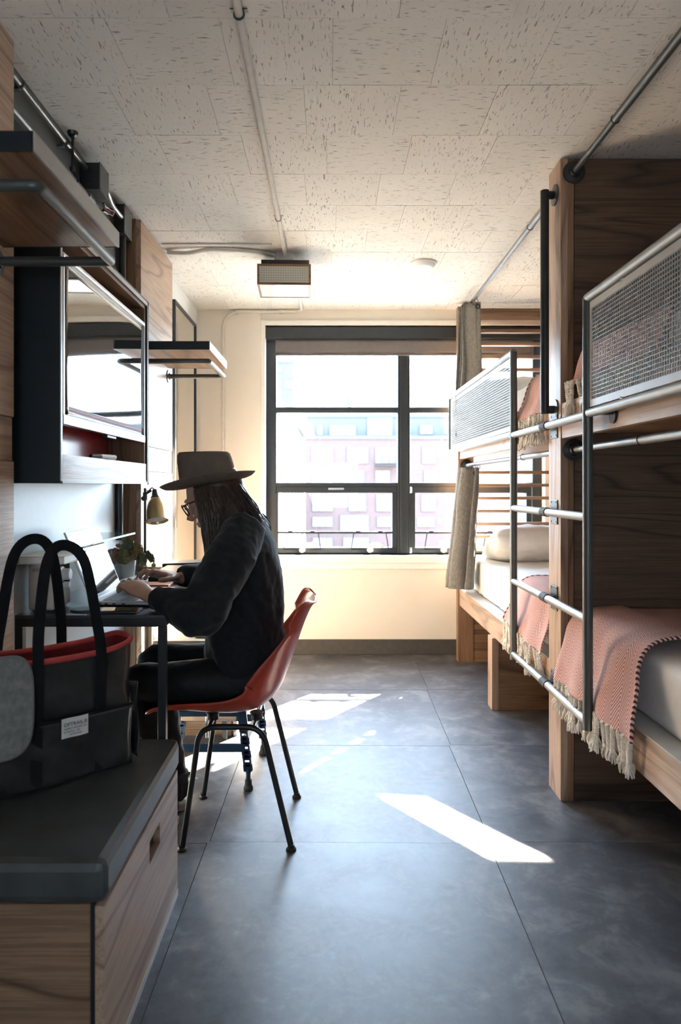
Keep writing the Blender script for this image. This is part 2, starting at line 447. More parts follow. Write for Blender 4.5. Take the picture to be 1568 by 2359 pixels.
greenm = plain('roof_greenery', (.12,.20,.06), .8, var=.4, scale=6)
asphalt = plain('street_asphalt', (.18,.18,.185), .9)

# ================================================================ SETTING
CZ, YB, XL, XR, YR = 2.447, 4.85, -.945, 1.95, -2.2
# floor: dark joint slab with single tiles, very slightly turned against the walls
fl = top('floor', None, None, (0,0,0), kind='structure')
struct('floor_slab', B(XL-.12, XR+.12, YR-.1, YB+.3, -.12, -.004), plain('floor_joint', (.03,.03,.03), .9), parent=fl)
TW, TL = .944, .8565
tm = mesh_of('floor_tile', B(-TW/2+.0012, TW/2-.0012, -TL/2+.0012, TL/2-.0012, -.012, 0)); tm.materials.append(tile_f)
for i in range(-1, 3):
    for j in range(-5, 4):
        o = bpy.data.objects.new('floor_tile', tm); COL.objects.link(o); o.parent = fl
        o.location = (-.40+TW*(i+.5)+.018*j, 2.294+TL*(j+.5), random.uniform(-.0006, .0006)); o.rotation_euler = (0, 0, -.012)
# ceiling of one-foot fissured tiles, grain turned on every other one
ce = top('ceiling', None, None, (0,0,CZ), kind='structure')
struct('ceiling_deck', B(XL-.12, XR+.12, YR-.1, YB+.3, CZ+.004, CZ+.15), ceil_m, parent=ce)
CT = .305
cm = mesh_of('ceiling_tile', B(-CT/2+.0008, CT/2-.0008, -CT/2+.0008, CT/2-.0008, 0, .012)); cm.materials.append(tile_c)
for j in range(-1, 11):
    for i in range(-1, 10):
        x = XL+.06+CT*i+(.11 if j % 2 else 0)+.02*(j % 3); y = 1.822+CT*(j-.5)
        if x > XR or y > YB: continue
        o = bpy.data.objects.new('ceiling_tile', cm); COL.objects.link(o); o.parent = ce
        o.location = (x, y, random.uniform(-.001, .0006)); o.rotation_euler = (random.uniform(-.002, .002), random.uniform(-.002, .002), PI/2 if (i+j) % 2 else 0)
struct('ceiling_plain', B(XL, XR, YR, 1.822-1.5*CT-.002, CZ-.001, CZ+.004), plain('ceiling_paint', (.80,.765,.70), .9), parent=ce)

# walls
struct('trim_4', B(XL, XL+.003, 1.86, 3.13, .02, 1.93), plain('grey_board', (.53,.57,.585), .4, var=.02), 'pale blue grey board on the wall behind the desk')
wl = struct('wall_left', B(XL-.1, XL, YR, YB+.2, 0, CZ), wallw_m)
struct('trim_1', B(XL, XL+.004, 1.86, 3.13, 1.93, CZ), darkw_m, 'dark grey painted band of wall above the television')
struct('wall_right', B(XR, XR+.1, YR, YB+.2, 0, CZ), wall_m)
RX0, RX1, RZ0, RZ1 = -.5, .5, .80, 1.6                # unseen opening added in the rear wall to let fill daylight in
rw = M(); rw.box(XL-.1, RX0, YR-.1, YR, 0, CZ); rw.box(RX1, XR+.1, YR-.1, YR, 0, CZ); rw.box(RX0, RX1, YR-.1, YR, 0, RZ0); rw.box(RX0, RX1, YR-.1, YR, RZ1, CZ)
struct('wall_rear', rw, wall_m)
WX0, WX1, WZ0, WZ1 = -.463, 1.525, .705, 2.335
wbk = M(); wbk.box(XL-.1, WX0, YB, YB+.2, 0, CZ); wbk.box(WX1, XR+.1, YB, YB+.2, 0, CZ)
wbk.box(WX0, WX1, YB, YB+.2, 0, WZ0); wbk.box(WX0, WX1, YB, YB+.2, WZ1, CZ)
struct('wall_back', wbk, wall_m)
struct('trim_2', B(-.589, WX0-.03, YB-.012, YB, 0.11, CZ), wall_m, 'cream pilaster strip left of the window')
struct('baseboard_back', B(XL, XR, YB-.014, YB, 0, .108), base_m, bevel=.004)
struct('baseboard_left', B(XL, XL+.012, 3.9, YB, 0, .108), base_m)
sill = M(); sill.box(WX0-.06, WX1+.06, YB-.035, YB+.12, WZ0-.055, WZ0); sill.box(WX0-.05, WX1+.05, YB-.018, YB, WZ0-.10, WZ0-.055)
struct('trim_3', sill, trim_m, 'white window sill with moulded apron', bevel=.006)

# ---- window
win = top('window_1', None, None, (.53, YB, WZ0), kind='structure')
y0, y1 = 4.915, 4.985
struct('casing', M().box(WX0-.03, WX0+.004, YB-.012, YB+.06, WZ0, WZ1+.04).box(WX1-.004, WX1+.03, YB-.012, YB+.06, WZ0, WZ1+.04).box(WX0-.03, WX1+.03, YB-.014, YB+.06, WZ1, WZ1+.035), trim_m, parent=win, bevel=.004)
fr = M().box(WX0, -.386, y0, y1, WZ0, WZ1).box(1.457, WX1, y0, y1, WZ0, WZ1).box(-.386, 1.457, y0, y1, 2.26, WZ1).box(-.386, 1.457, y0, y1, WZ0, .712)
part('outer_frame', fr, blackframe, win, bevel=.004)
part('mullion', M().box(.486, .574, y0-.012, y1, .712, 2.26).box(.505, .555, y0-.022, y0-.012, .712, 2.26), blackframe, win, bevel=.003)
for a, b in ((-.386, .486), (.574, 1.457)):
    part('transom', M().box(a, b, y0+.004, y1, 1.723, 1.764).box(a, b, y0-.004, y0+.004, 1.735, 1.752), blackframe, win, bevel=.003)
    part('meeting_rail', M().box(a, b, y0-.004, y1, 1.190, 1.219), blackframe, win, bevel=.003)
    for z0, z1 in ((1.764, 2.26), (1.219, 1.723)):
        part('pane', B(a-.002, b+.002, 4.955, 4.959, z0-.002, z1+.002), glass, win)
    # awning sash with insect screen bar, openers and cranks
    sa, sb = (a+.010, b-.024) if a < 0 else (a+.024, b-.03)
    st = M().box(sa-.008, sb+.022, y0-.006, y1-.01, 1.145, 1.190).box(sa-.008, sb+.022, y0-.006, y1-.01, .712, .752)
    st.box(sb-.016, sb+.022, y0-.006, y1-.01, .752, 1.145).box(sa-.022, sa+.016 if a > 0 else sa+.004, y0-.006, y1-.01, .752, 1.145)
    sash = part('sash', st, blackframe, win, bevel=.003)
    part('pane', B(sa, sb, 4.95, 4.954, .745, 1.15), glass, sash)
    part('screen_bar', B(sa, sb, y0-.010, y0+.004, .853, .868), blackframe, sash)
    for cx in ([-.20, .285] if a < 0 else [.81, 1.23]):
        om = M()
        P = [V((cx-.135, y0-.02, .733)), V((cx-.115, y0-.02, .862)), V((cx+.115, y0-.02, .862)), V((cx+.135, y0-.02, .733)), V((cx-.135, y0-.02, .733))]
        for k in range(4): om.bar(P[k], P[k+1], .007)
        for q in (-.085, .075): om.box(cx+q-.016, cx+q+.016, y0-.03, y0-.008, .859, .874)
        part('opener_arm', om, blackp, sash)
        cm_ = M().ball((cx+.0, y0-.035, .735), .022, .018, .018, 10)
        cm_.tube(catmull([(cx, y0-.038, .74), (cx+.02, y0-.05, .765), (cx+.055, y0-.05, .772), (cx+.095, y0-.045, .787 if cx < .0 else .762)], 4), [.012, .012, .012, .012, .011, .011, .011, .010, .010, .010, .009, .010, .008], 8)
        part('crank_handle', cm_, cream_pl, sash, smooth=True)
part('latch_plate', B(-.012, .10, y0-.012, y0-.004, 1.168, 1.182), silver, win, bevel=.002)
# roller blind
rb = top('roller_blind', 'dark roller blind wound up in a black cassette above the window', 'blind', (.5, 4.88, 2.24))
part('cassette', B(WX0+.004, WX1-.004, 4.855, 4.912, 2.243, 2.331), blackframe, rb, bevel=.006)
part('fabric', M().grid(lambda a, b: (V((lerp(-.39, 1.455, a), 4.882+.004*math.sin(a*40)*b, lerp(2.25, 2.136, b))), (a, b)), 60, 4), blind_m, rb, smooth=True, solid=.002)
part('hem_bar', B(-.39, 1.455, 4.876, 4.889, 2.126, 2.138), blind_m, rb, bevel=.003)

# ================================================================ LEFT SIDE
# oak wall panels: three planks each, the narrow middle one set back
def wall_panel(label, ya, yb):
    t = top('wall_panel', label, 'wall panel', (XL, (ya+yb)/2, 0), 'oak wall panels on the left wall')
    xf = -.866
    part('upper_plank', B(XL, xf, ya, yb, 1.3865, CZ-.03), oakp['y'], t, bevel=.0015)
    part('middle_plank', B(XL, xf-.0035, ya+.002, yb-.003, 1.267, 1.385), oakp['y'], t, bevel=.0015)
    part('lower_plank', B(XL, xf, ya, yb, .0, 1.2655), oakp['y'], t, bevel=.0015)
    part('side_board', B(XL, xf-.022, ya-.012 if ya > 2 else yb, ya if ya > 2 else yb+.004, 0, CZ-.03), oak['z'], t, bevel=.001)
    return t
wall_panel('pale oak wall panel cut by the left edge, below the near shelf', .45, 1.872)
wall_panel('pale oak wall panel with shelf beyond the television', 3.128, 3.752)

def shelf(label, ya, yb):
    t = top('wall_shelf', label, 'shelf', (-.866, (ya+yb)/2, 1.83), 'oak shelves with hanging rails')
    part('board', B(-.864, -.562, ya+.003, yb-.003, 1.830, 1.866), oak['y'], t)
    part('end_cap', B(-.864, -.559, ya, ya+.003, 1.829, 1.868), blacklam, t); part('end_cap', B(-.864, -.559, yb-.003, yb, 1.829, 1.868), blacklam, t)
    part('front_edge', B(-.562, -.557, ya, yb, 1.829, 1.868), greyedge, t)
    part('top_face', B(-.864, -.559, ya+.003, yb-.003, 1.866, 1.868), blacklam, t)
    a, b = ya+.040, yb-.030
    r = M().tube(fillet([(-.862, a, 1.782), (-.568, a, 1.782), (-.568, b, 1.782), (-.862, b, 1.782)], .014, 5), .0125, 14)
    rail = part('hanging_rail', r, darksteel, t, smooth=True)
    for q in (a, b):
        part('flange', M().lathe((-.866, q, 1.782), [(.034, 0), (.034, .005), (.018, .007), (.016, .014)], 20, (1,0,0)), darksteel, rail, bevel=.001)
    return t
shelf('near oak shelf with black ends and hanging rail, top left corner', 1.286, 1.806)
shelf('far oak shelf with hanging rail beside the window wall', 3.163, 3.68)

# television box
tb = top('television_box', 'oak lined black box on the left wall holding the television', 'cabinet', (XL, 2.42, 1.205))
bx, ba, bb, bz0, bz1 = -.771, 1.95, 2.886, 1.206, 1.969
part('side_panel', B(XL+.001, bx, ba, ba+.012, bz0, bz1), blacklam, tb); part('side_panel', B(XL+.001, bx, bb-.012, bb, bz0, bz1), blacklam, tb)
part('top_panel', B(XL+.001, bx, ba+.012, bb-.012, bz1-.012, bz1), blacklam, tb); part('bottom_panel', B(XL+.001, bx, ba+.012, bb-.012, bz0, bz0+.012), palegrey, tb)
part('lining_side', B(XL+.02, bx-.006, bb-.030, bb-.012, bz0+.012, bz1-.012), oak['z'], tb); part('lining_side', B(XL+.02, bx-.006, ba+.012, ba+.022, bz0+.012, bz1-.012), oak['z'], tb)
part('lining_top', B(XL+.02, bx-.006, ba+.022, bb-.030, bz1-.030, bz1-.012), oak['y'], tb)
part('lining_bottom', B(XL+.02, bx-.03, ba+.022, bb-.030, bz0+.012, bz0+.03), oak['y'], tb)
part('back_panel', B(XL+.012, XL+.02, ba+.012, bb-.012, bz0+.012, bz1-.012), red_box, tb)
part('front_rail', B(bx-.03, bx-.002, ba+.012, bb-.012, bz0+.012, 1.290), oakp['y'], tb)
e = M()
for a, b, c, d in ((ba, ba+.011, bz0, bz1), (bb-.011, bb, bz0, bz1)): e.box(bx, bx+.003, a, b, c, d)
e.box(bx, bx+.003, ba, bb, bz1-.016, bz1); e.box(bx, bx+.003, ba, bb, bz0, bz0+.006)
part('edge_trim', e, palegrey, tb)
part('outer_trim', M().box(bx-.002, bx+.004, bb, bb+.004, bz0-.002, bz1+.004).box(bx-.002, bx+.004, ba, bb+.004, bz1, bz1+.005), blacklam, tb)

tv = top('television', 'flat television with silver bezel reflecting the bright window', 'television', (-.80, 2.42, 1.38))
ta, tb2, tz0, tz1 = 1.985, 2.862, 1.378, 1.880
part('housing', B(-.86, -.790, ta+.01, tb2-.01, tz0+.01, tz1-.005), blackpl, tv, bevel=.01)
part('rear_bulge', B(-.92, -.86, ta+.2, tb2-.2, tz0+.06, tz1-.1), blackpl, tv, bevel=.01)
# gently curved glass like the mirrored lines in the photo
part('screen', M().grid(lambda a, b: (V((-.7795-.004*math.sin(PI*a)-.003*math.sin(PI*b), lerp(ta+.014, tb2-.010, a), lerp(tz0+.030, tz1-.014, b))), (a, b)), 24, 16), screenm, tv, smooth=True, solid=.004)
bz = M().box(-.792, -.774, ta, tb2, tz1-.014, tz1).box(-.792, -.774, ta, tb2, tz0, tz0+.030).box(-.792, -.775, ta, ta+.014, tz0, tz1).box(-.792, -.775, tb2-.010, tb2, tz0, tz1)
part('bezel', bz, silver, tv, bevel=.003)
part('sensor', B(-.80, -.782, 2.40, 2.50, tz0-.010, tz0), blackpl, tv, bevel=.002)
for k, (y, lab) in enumerate(((2.27, 'nearer'), (2.30, 'farther'))):
    mk = top('marker_pen', f'{"white" if k == 0 else "grey"} marker pen lying on the television box ledge, {lab} of two', 'pen', (-.79, y, 1.298), 'marker pens on the ledge')
    a = V((-.795-.012*k, y, 1.2985)); d = V((.03, .12, 0)).normalized()
    part('barrel', M().tube([a+d*.055, a+d*.145], .0085, 10), whitep if k == 0 else silver, mk)
    part('cap', M().tube([a, a+d*.05, a+d*.055], [.006, .009, .009], 10), blackpl, mk)

# pipework above the television
PX = -.918
cu = top('electrical_conduit', 'grey conduit along the top of the dark wall into the junction boxes', 'pipe', (XL, 2.2, 2.38))
part('run', M().tube([(PX, 1.885, 2.387), (PX, 2.562, 2.390)], .011, 12), darksteel, cu, smooth=True)
part('link', M().tube(fillet([(PX+.02, 2.655, 2.385), (PX+.02, 2.75, 2.385), (PX+.012, 2.83, 2.365), (PX+.012, 2.968, 2.365)], .04, 6), .010, 12), steel, cu, smooth=True)
for y in (2.02, 2.36):
    part('pipe_clip', M().torus((PX, y, 2.388), .0125, .0035, (0,1,0), 16, 6).box(XL+.004, PX, y-.008, y+.008, 2.368, 2.376), darksteel, cu)
part('drop_pipe', M().tube(fillet([(-.922, 3.03, 2.31), (-.922, 3.03, 2.10), (-.926, 3.0, 1.95), (-.926, 3.0, .96)], .06, 6), .0165, 12), blackp, cu, smooth=True)
part('thin_drop_pipe', M().tube([(-.928, 2.70, 2.27), (-.928, 2.72, 1.985)], .012, 10), blackp, cu, smooth=True)
for nm, xf, a, b, z0, z1, lb in (('junction_box', -.862, 2.562, 2.66, 2.312, 2.412, 'larger black junction box near the ceiling, nearer the shelf'), ('junction_box', -.892, 2.968, 3.075, 2.30, 2.424, 'smaller black junction box near the ceiling, next to the far oak panel')):
    j = top(nm, lb, 'junction box', (XL, (a+b)/2, z0))
    part('body', B(XL+.004, xf-.004, a, b, z0, z1), blackpl, j, bevel=.002)
    part('cover', B(xf-.004, xf, a-.002, b+.002, z0-.002, z1+.002), darksteel, j, bevel=.001)
    for dz in (.3, .7):
        part('knockout', M().lathe((lerp(XL, xf, .55), a, lerp(z0, z1, dz)), [(.013, 0), (.013, .002), (.010, .0025)], 16, (0,-1,0)), blackp, j)
    for dy in (.12, .88):
        for zz in (z0+.006, z1-.006): part('screw', M().lathe((xf, lerp(a, b, dy), zz), [(.004, 0), (.003, .002)], 8, (1,0,0)), darksteel, j)
sk = top('sprinkler_pipe', 'grey fire sprinkler pipe with clear sprinkler head under the ceiling', 'sprinkler', (XL, 2.2, 2.277))
part('pipe', M().tube([(-.908, 1.885, 2.275), (-.908, 2.545, 2.279)], .0135, 14), darksteel, sk, smooth=True)
part('elbow', M().tube([(-.908, 2.535, 2.279), (-.908, 2.60, 2.279)], .019, 14).tube([(-.908, 2.585, 2.279), (-.885, 2.64, 2.278)], .014, 12), darksteel, sk, smooth=True)
hd = M().torus((-.884, 2.648, 2.278), .015, .004, (.4,1,0), 14, 6)
for q in (-1, 1): hd.bar((-.884, 2.648, 2.278+.013*q), (-.868, 2.70, 2.278+.009*q), .005)
hd.lathe((-.868, 2.70, 2.278), [(.018, 0), (.018, .003), (.006, .006)], 12, (.4,1,0))
part('sprinkler_head', hd, chrome, sk)
part('glass_bulb', M().tube([(-.882, 2.655, 2.278), (-.869, 2.698, 2.278)], .004, 8), plain('red_glass_bulb', (.65,.08,.04), .1), sk)
hg = M().tube([(-.908, 2.41, CZ), (-.908, 2.41, 2.31)], .005, 8).lathe((-.908, 2.41, CZ), [(.020, 0), (.016, -.012), (.008, -.02)], 12).torus((-.908, 2.41, 2.278), .019, .004, (0,1,0), 16, 6).lathe((-.908, 2.41, 2.31), [(.010, -.006), (.010, .012)], 10)
part('pipe_hanger', hg, blackp, sk)

# mirror
mr = top('wall_mirror', 'tall black framed mirror on the left wall near the window', 'mirror', (XL, 4.37, .62))
ma, mb, mz0, mz1, mx = 4.05, 4.695, .62, 2.305, XL+.022
part('frame', M().box(XL+.001, mx+.006, ma, ma+.018, mz0, mz1).box(XL+.001, mx+.006, mb-.018, mb, mz0, mz1).box(XL+.001, mx+.006, ma+.018, mb-.018, mz1-.018, mz1).box(XL+.001, mx+.006, ma+.018, mb-.018, mz0, mz0+.018), blackp, mr, bevel=.002)
part('glass', B(XL+.002, mx-.002, ma+.016, mb-.016, mz0+.016, mz1-.016), mirror, mr)
# the sunbeam the mirror throws back into the room: slats of one collimated light lying in the beam, at the glass
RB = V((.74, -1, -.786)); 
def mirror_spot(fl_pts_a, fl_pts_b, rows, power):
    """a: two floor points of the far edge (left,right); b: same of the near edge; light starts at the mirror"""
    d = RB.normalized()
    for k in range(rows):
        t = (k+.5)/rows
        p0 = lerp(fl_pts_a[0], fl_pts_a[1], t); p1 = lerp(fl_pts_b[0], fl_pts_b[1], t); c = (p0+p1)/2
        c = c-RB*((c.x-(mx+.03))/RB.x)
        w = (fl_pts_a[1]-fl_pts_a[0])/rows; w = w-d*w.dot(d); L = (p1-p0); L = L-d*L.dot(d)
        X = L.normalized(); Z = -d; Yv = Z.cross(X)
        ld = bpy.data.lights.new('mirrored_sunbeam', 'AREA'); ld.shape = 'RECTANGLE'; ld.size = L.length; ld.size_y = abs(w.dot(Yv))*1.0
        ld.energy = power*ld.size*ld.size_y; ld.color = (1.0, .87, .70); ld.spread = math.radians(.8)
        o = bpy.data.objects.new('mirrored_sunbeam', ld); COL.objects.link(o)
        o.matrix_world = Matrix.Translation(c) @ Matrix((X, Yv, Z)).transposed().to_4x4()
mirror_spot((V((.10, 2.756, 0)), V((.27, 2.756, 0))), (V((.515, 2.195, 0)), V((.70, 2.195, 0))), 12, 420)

# ================================================================ CEILING FITTINGS
cl = top('ceiling_lamp', 'square wood framed ceiling lamp with wired glass sides', 'lamp', (-.247, 3.73, CZ))
def rotz(m, c, a):
    R = Matrix.Rotation(a, 4, 'Z'); c = V(c); m.v = [R @ (p-c)+c for p in m.v]; return m
LC = (-.247, 3.73, 2.3); LR = .035
lx0, lx1, ly0, ly1, lz0, lz1 = -.389, -.105, 3.60, 3.86, 2.258, 2.368
wf = M(); w = .012
for x in (lx0, lx1-w):
    for y in (ly0, ly1-w): wf.box(x, x+w, y, y+w, lz0, lz1)
for z in (lz0, lz1-w):
    for y in (ly0, ly1-w): wf.box(lx0+w, lx1-w, y, y+w, z, z+w)
    for x in (lx0, lx1-w): wf.box(x, x+w, ly0+w, ly1-w, z, z+w)
part('wood_frame', rotz(wf, LC, LR), oak['x'], cl, bevel=.0015)
for a in ((lx0+w, lx1-w, ly0+.003, ly0+.007), (lx0+w, lx1-w, ly1-.007, ly1-.003), (lx0+.003, lx0+.007, ly0+w, ly1-w), (lx1-.007, lx1-.003, ly0+w, ly1-w)):
    part('side_glass', rotz(B(a[0], a[1], a[2], a[3], lz0+w, lz1-w), LC, LR), wired, cl)
part('bottom_glass', rotz(B(lx0+w, lx1-w, ly0+w, ly1-w, lz0+.003, lz0+.007), LC, LR), ribbed, cl)
part('mounting_plate', rotz(B(lx0+.02, lx1-.01, ly0+.02, ly1-.02, lz1, lz1+.028), LC, LR), blackp, cl, bevel=.002)
part('canopy', M().lathe((-.247, 3.70, CZ), [(.055, 0), (.055, -.035), (.045, -.052)], 24), whitemet, cl, smooth=False)
cp = top('ceiling_conduit', 'white conduit running along the ceiling to the wood framed lamp', 'pipe', (-.239, 2, CZ))
part('pipe', M().tube([(-.239, YR+.02, CZ-.013), (-.239, 3.655, CZ-.013)], .011, 12), whitemet, cp, smooth=True)
for y in (1.79, 3.16):
    part('pipe_clip', M().torus((-.239, y, CZ-.013), .0125, .0035, (0,1,0), 16, 6).box(-.262, -.216, y-.007, y+.007, CZ-.004, CZ), darksteel if y < 2 else whitemet, cp)
c2 = top('side_conduit', 'white flat conduit across the ceiling from the lamp to the left oak panel', 'pipe', (-.5, 3.6, CZ))
part('pipe', M().tube(catmull([(-.30, 3.66, CZ-.014), (-.42, 3.60, CZ-.013), (-.62, 3.58, CZ-.010), (-.75, 3.60, CZ-.022), (-.86, 3.62, CZ-.012)], 6), .011, 10), whitemet, c2, smooth=True)
part('cover_strip', B(-.866, -.30, 3.515, 3.535, CZ-.008, CZ), whitemet, c2)
c3 = top('wall_conduit', 'cream conduit curving down the back wall left of the window', 'pipe', (-.757, YB, 1.5))
part('pipe', M().tube(fillet([(-.20, 3.86, CZ-.012), (-.20, YB-.16, CZ-.012), (-.20, YB-.02, CZ-.014), (-.757, YB-.014, CZ-.016), (-.757, YB-.014, .9)], .13, 8), .011, 12), whitemet, c3, smooth=True)
for x in (-.66, -.35): part('pipe_clip', M().box(x-.006, x+.006, YB-.028, YB, CZ-.036, CZ-.002), whitemet, c3)
part('pipe_clip', M().box(-.775, -.739, YB-.026, YB, 1.33, 1.345), whitemet, c3)
sm = top('smoke_detector', 'round white smoke detector on the ceiling near the window', 'smoke detector', (.522, 3.82, CZ))
part('base', M().lathe((.522, 3.82, CZ), [(.074, 0), (.074, -.010), (.070, -.014)], 32), whitep, sm, smooth=False)
part('cover', M().lathe((.522, 3.82, CZ-.014), [(.068, 0), (.060, -.013), (.035, -.019), (.01, -.020)], 32), whitep, sm, smooth=True)

# ================================================================ BENCHES
def bench(label, ya, yb):
    t = top('storage_bench', label, 'bench', (-.66, (ya+yb)/2, 0), 'oak storage benches with dark cushions')
    x1 = -.446
    XB = -.863
    part('end_panel', B(XB, x1-.028, ya, ya+.02, 0, .372), oakc, t, bevel=.001)
    part('end_panel', B(XB, x1-.028, yb-.02, yb, 0, .372), oak['x'], t, bevel=.001)
    part('top_board', B(XB, x1-.028, ya+.02, yb-.02, .352, .372), oak['y'], t)
    part('dark_gap', B(x1-.028, x1-.018, ya+.004, yb-.004, .004, .372), blacklam, t)
    # drawer front with a slot cut through it
    cy_, hz0, hz1, hw = lerp(ya, yb, .60), .262, .318, .052
    d = M(); f0, f1 = .022, .368
    d.box(x1-.018, x1, ya, cy_-hw, f0, f1).box(x1-.018, x1, cy_+hw, yb-.003, f0, f1).box(x1-.018, x1, cy_-hw, cy_+hw, f0, hz0).box(x1-.018, x1, cy_-hw, cy_+hw, hz1, f1)
    part('drawer_front', d, oakp['y'], t)
    part('plinth', B(x1-.016, x1+.001, ya, yb, 0, .019), palegrey, t)
    cu = M().box(XB, x1+.006, ya-.012, yb+.004, .374, .462)
    part('cushion', cu, vinyl, t, bevel=.020, smooth=False)
    return t
bench('near storage bench carrying the tote bag, bottom left corner', 1.349, 2.0)
bench('far storage bench behind the desk with a black bag on it', 3.27, 3.95)

# ================================================================ DESK and things on it
DZ = .815
dk = top('desk', 'black metal framed desk against the left wall', 'desk', (-.70, 2.63, 0))
dx0, dx1, dy0, dy1 = XL+.012, -.486, 2.02, 3.24
part('tabletop', M().box(dx0, -.868, dy0+.002, 3.11, DZ-.008, DZ).box(-.868, dx1-.002, dy0+.002, dy1-.002, DZ-.008, DZ), plain('dark_grey_desktop', (.045,.05,.053), .36, spec=.5, bump=.03, bscale=400), dk)
t_ = .0235
part('frame_rail', B(dx0, dx1, dy0, dy0+t_, DZ-.034, DZ-.008), blackp, dk, bevel=.001)
part('frame_rail', B(-.864, dx1, dy1-t_, dy1, DZ-.034, DZ-.008), blackp, dk, bevel=.001)
part('frame_rail', B(dx1-t_, dx1, dy0+t_, dy1-t_, DZ-.034, DZ-.008), blackp, dk, bevel=.001)
for x, y in ((dx0, dy0), (dx1-t_, dy0), (-.864, dy1-t_), (dx1-t_, dy1-t_)):
    part('leg', B(x, x+t_, y, y+t_, 0, DZ-.034), blackp, dk, bevel=.001)

# laptop
lp = top('laptop', 'open silver laptop with a reflecting screen on the black desk', 'laptop', (-.64, 2.32, DZ))
kx0, kx1, ky0, ky1 = -.757, -.515, 2.165, 2.475
part('base', B(kx0, kx1, ky0, ky1, DZ+.003, DZ+.017), silver, lp, bevel=.004)
part('keyboard_well', B(kx0+.030, kx0+.140, ky0+.014, ky1-.014, DZ+.0168, DZ+.0174), blackpl, lp)
kb = M()
for r in range(6):
    for c in range(14):
        x = kx0+.034+r*.0175; y = ky0+.017+c*.0199
        if r == 5 and 4 <= c <= 8:
            if c == 4: kb.box(x, x+.0145, y, y+.0199*5-.003, DZ+.0172, DZ+.0186)
            continue
        kb.box(x, x+.0145, y, y+.0168, DZ+.0172, DZ+.0186)
part('keyboard', kb, blackpl, lp, kind='stuff')
part('trackpad', B(kx0+.150, kx1-.010, 2.26, 2.38, DZ+.0168, DZ+.0174), silver, lp)
pm = M()
for x in (-.735, -.715, -.69, -.66): pm.box(x, x+.010, ky0-.0006, ky0+.002, DZ+.007, DZ+.011)
part('ports', pm, blackpl, lp)
for y in (ky0+.03, ky1-.05):
    for x in (kx0+.02, kx1-.03): part('foot', B(x, x+.012, y, y+.02, DZ, DZ+.004), rubber, lp)
hin = V((kx0+.004, 0, DZ+.014)); ud = V((-.088, 0, .222)).normalized(); nd = V((ud.z, 0, -ud.x))
def lid(y0, y1, a0, a1, n0, n1): return M().obox(hin+V((0, (y0+y1)/2, 0))+ud*(a0+a1)/2+nd*(n0+n1)/2, ud*(a1-a0)/2, V((0, (y1-y0)/2, 0)), nd*(n1-n0)/2)
part('lid', lid(ky0, ky1, .004, .238, -.006, 0), silver, lp, bevel=.002)
part('bezel', lid(ky0+.002, ky1-.002, .006, .236, 0, .0008), blackpl, lp)
part('screen', lid(ky0+.009, ky1-.009, .018, .228, .0008, .0014), screenm, lp)

ph = top('smartphone', 'black smartphone lying on the desk in front of the laptop', 'phone', (-.64, 2.07, DZ))
part('body', B(-.715, -.578, 2.040, 2.110, DZ, DZ+.0085), blackpl, ph, bevel=.003)
part('screen', B(-.711, -.582, 2.044, 2.106, DZ+.0085, DZ+.0092), screenm, ph)
ca = top('charger_disc', 'flat dark round pad on the desk beside the phone', 'pad', (-.76, 2.10, DZ))
part('disc', M().lathe((-.757, 2.10, DZ), [(.040, 0), (.040, .004), (.036, .006)], 24), plain('dark_green_grey_pad', (.05,.06,.055), .5), ca)

# radio
rd = top('radio', 'beige retro radio with white knobs at the left end of the desk', 'radio', (-.877, 2.13, DZ))
rx0, rx1, ry0, ry1, rz1 = -.917, -.838, 2.07, 2.197, .962
part('cabinet', B(rx0, rx1, ry0, ry1, DZ+.004, rz1), cream_pl, rd, bevel=.008)
gm = M().tube([(-.90, ry0-.0006, .943), (-.845, ry0-.0006, .943)], .005, 8); part('side_groove', gm, plain('groove_shade', (.40,.35,.31), .5), rd)
part('front_panel', B(rx1, rx1+.004, ry0+.008, ry1-.008, DZ+.012, rz1-.008), blackpl, rd, bevel=.001)
part('tuning_knob', M().lathe((rx1+.004, 2.115, .925), [(.024, 0), (.024, .006), (.018, .008), (.018, .028), (.015, .031)], 24, (1,0,0)), whitep, rd)
part('volume_knob', M().lathe((rx1+.004, 2.115, .893), [(.006, 0), (.006, .010), (.009, .011), (.009, .028)], 16, (1,0,0)), whitep, rd)
part('dial', M().lathe((rx1+.004, 2.14, .857), [(.034, 0), (.034, .004), (.028, .009), (.01, .010)], 28, (1,0,0)), whitep, rd, smooth=True)
for y in (ry0+.02, ry1-.02): part('foot', B(rx0+.01, rx1-.01, y-.008, y+.008, DZ, DZ+.005), rubber, rd)
bk = top('book', 'tan hardback book lying flat on top of the beige radio', 'book', (-.88, 2.13, rz1))
part('cover', M().box(-.935, -.795, 2.045, 2.235, rz1+.001, rz1+.004).box(-.935, -.795, 2.045, 2.235, rz1+.022, rz1+.025).box(-.935, -.932, 2.045, 2.235, rz1+.004, rz1+.022), tanbook, bk)
part('pages', B(-.931, -.798, 2.048, 2.232, rz1+.004, rz1+.022), paperm, bk)
gs = top('glass_shelf', 'thin clear glass shelf on the wall above the laptop', 'shelf', (XL, 2.5, 1.0))
part('plate', B(XL+.001, -.800, 2.30, 2.80, 1.000, 1.008), shelfglass, gs)
part('polished_edge', M().box(-.800, -.798, 2.30, 2.80, 1.000, 1.008), plain('bright_glass_edge', (.75,.85,.82), .2), gs)
for y in (2.42, 2.68): part('bracket', B(XL+.001, -.90, y-.006, y+.006, .985, 1.000), chrome, gs)

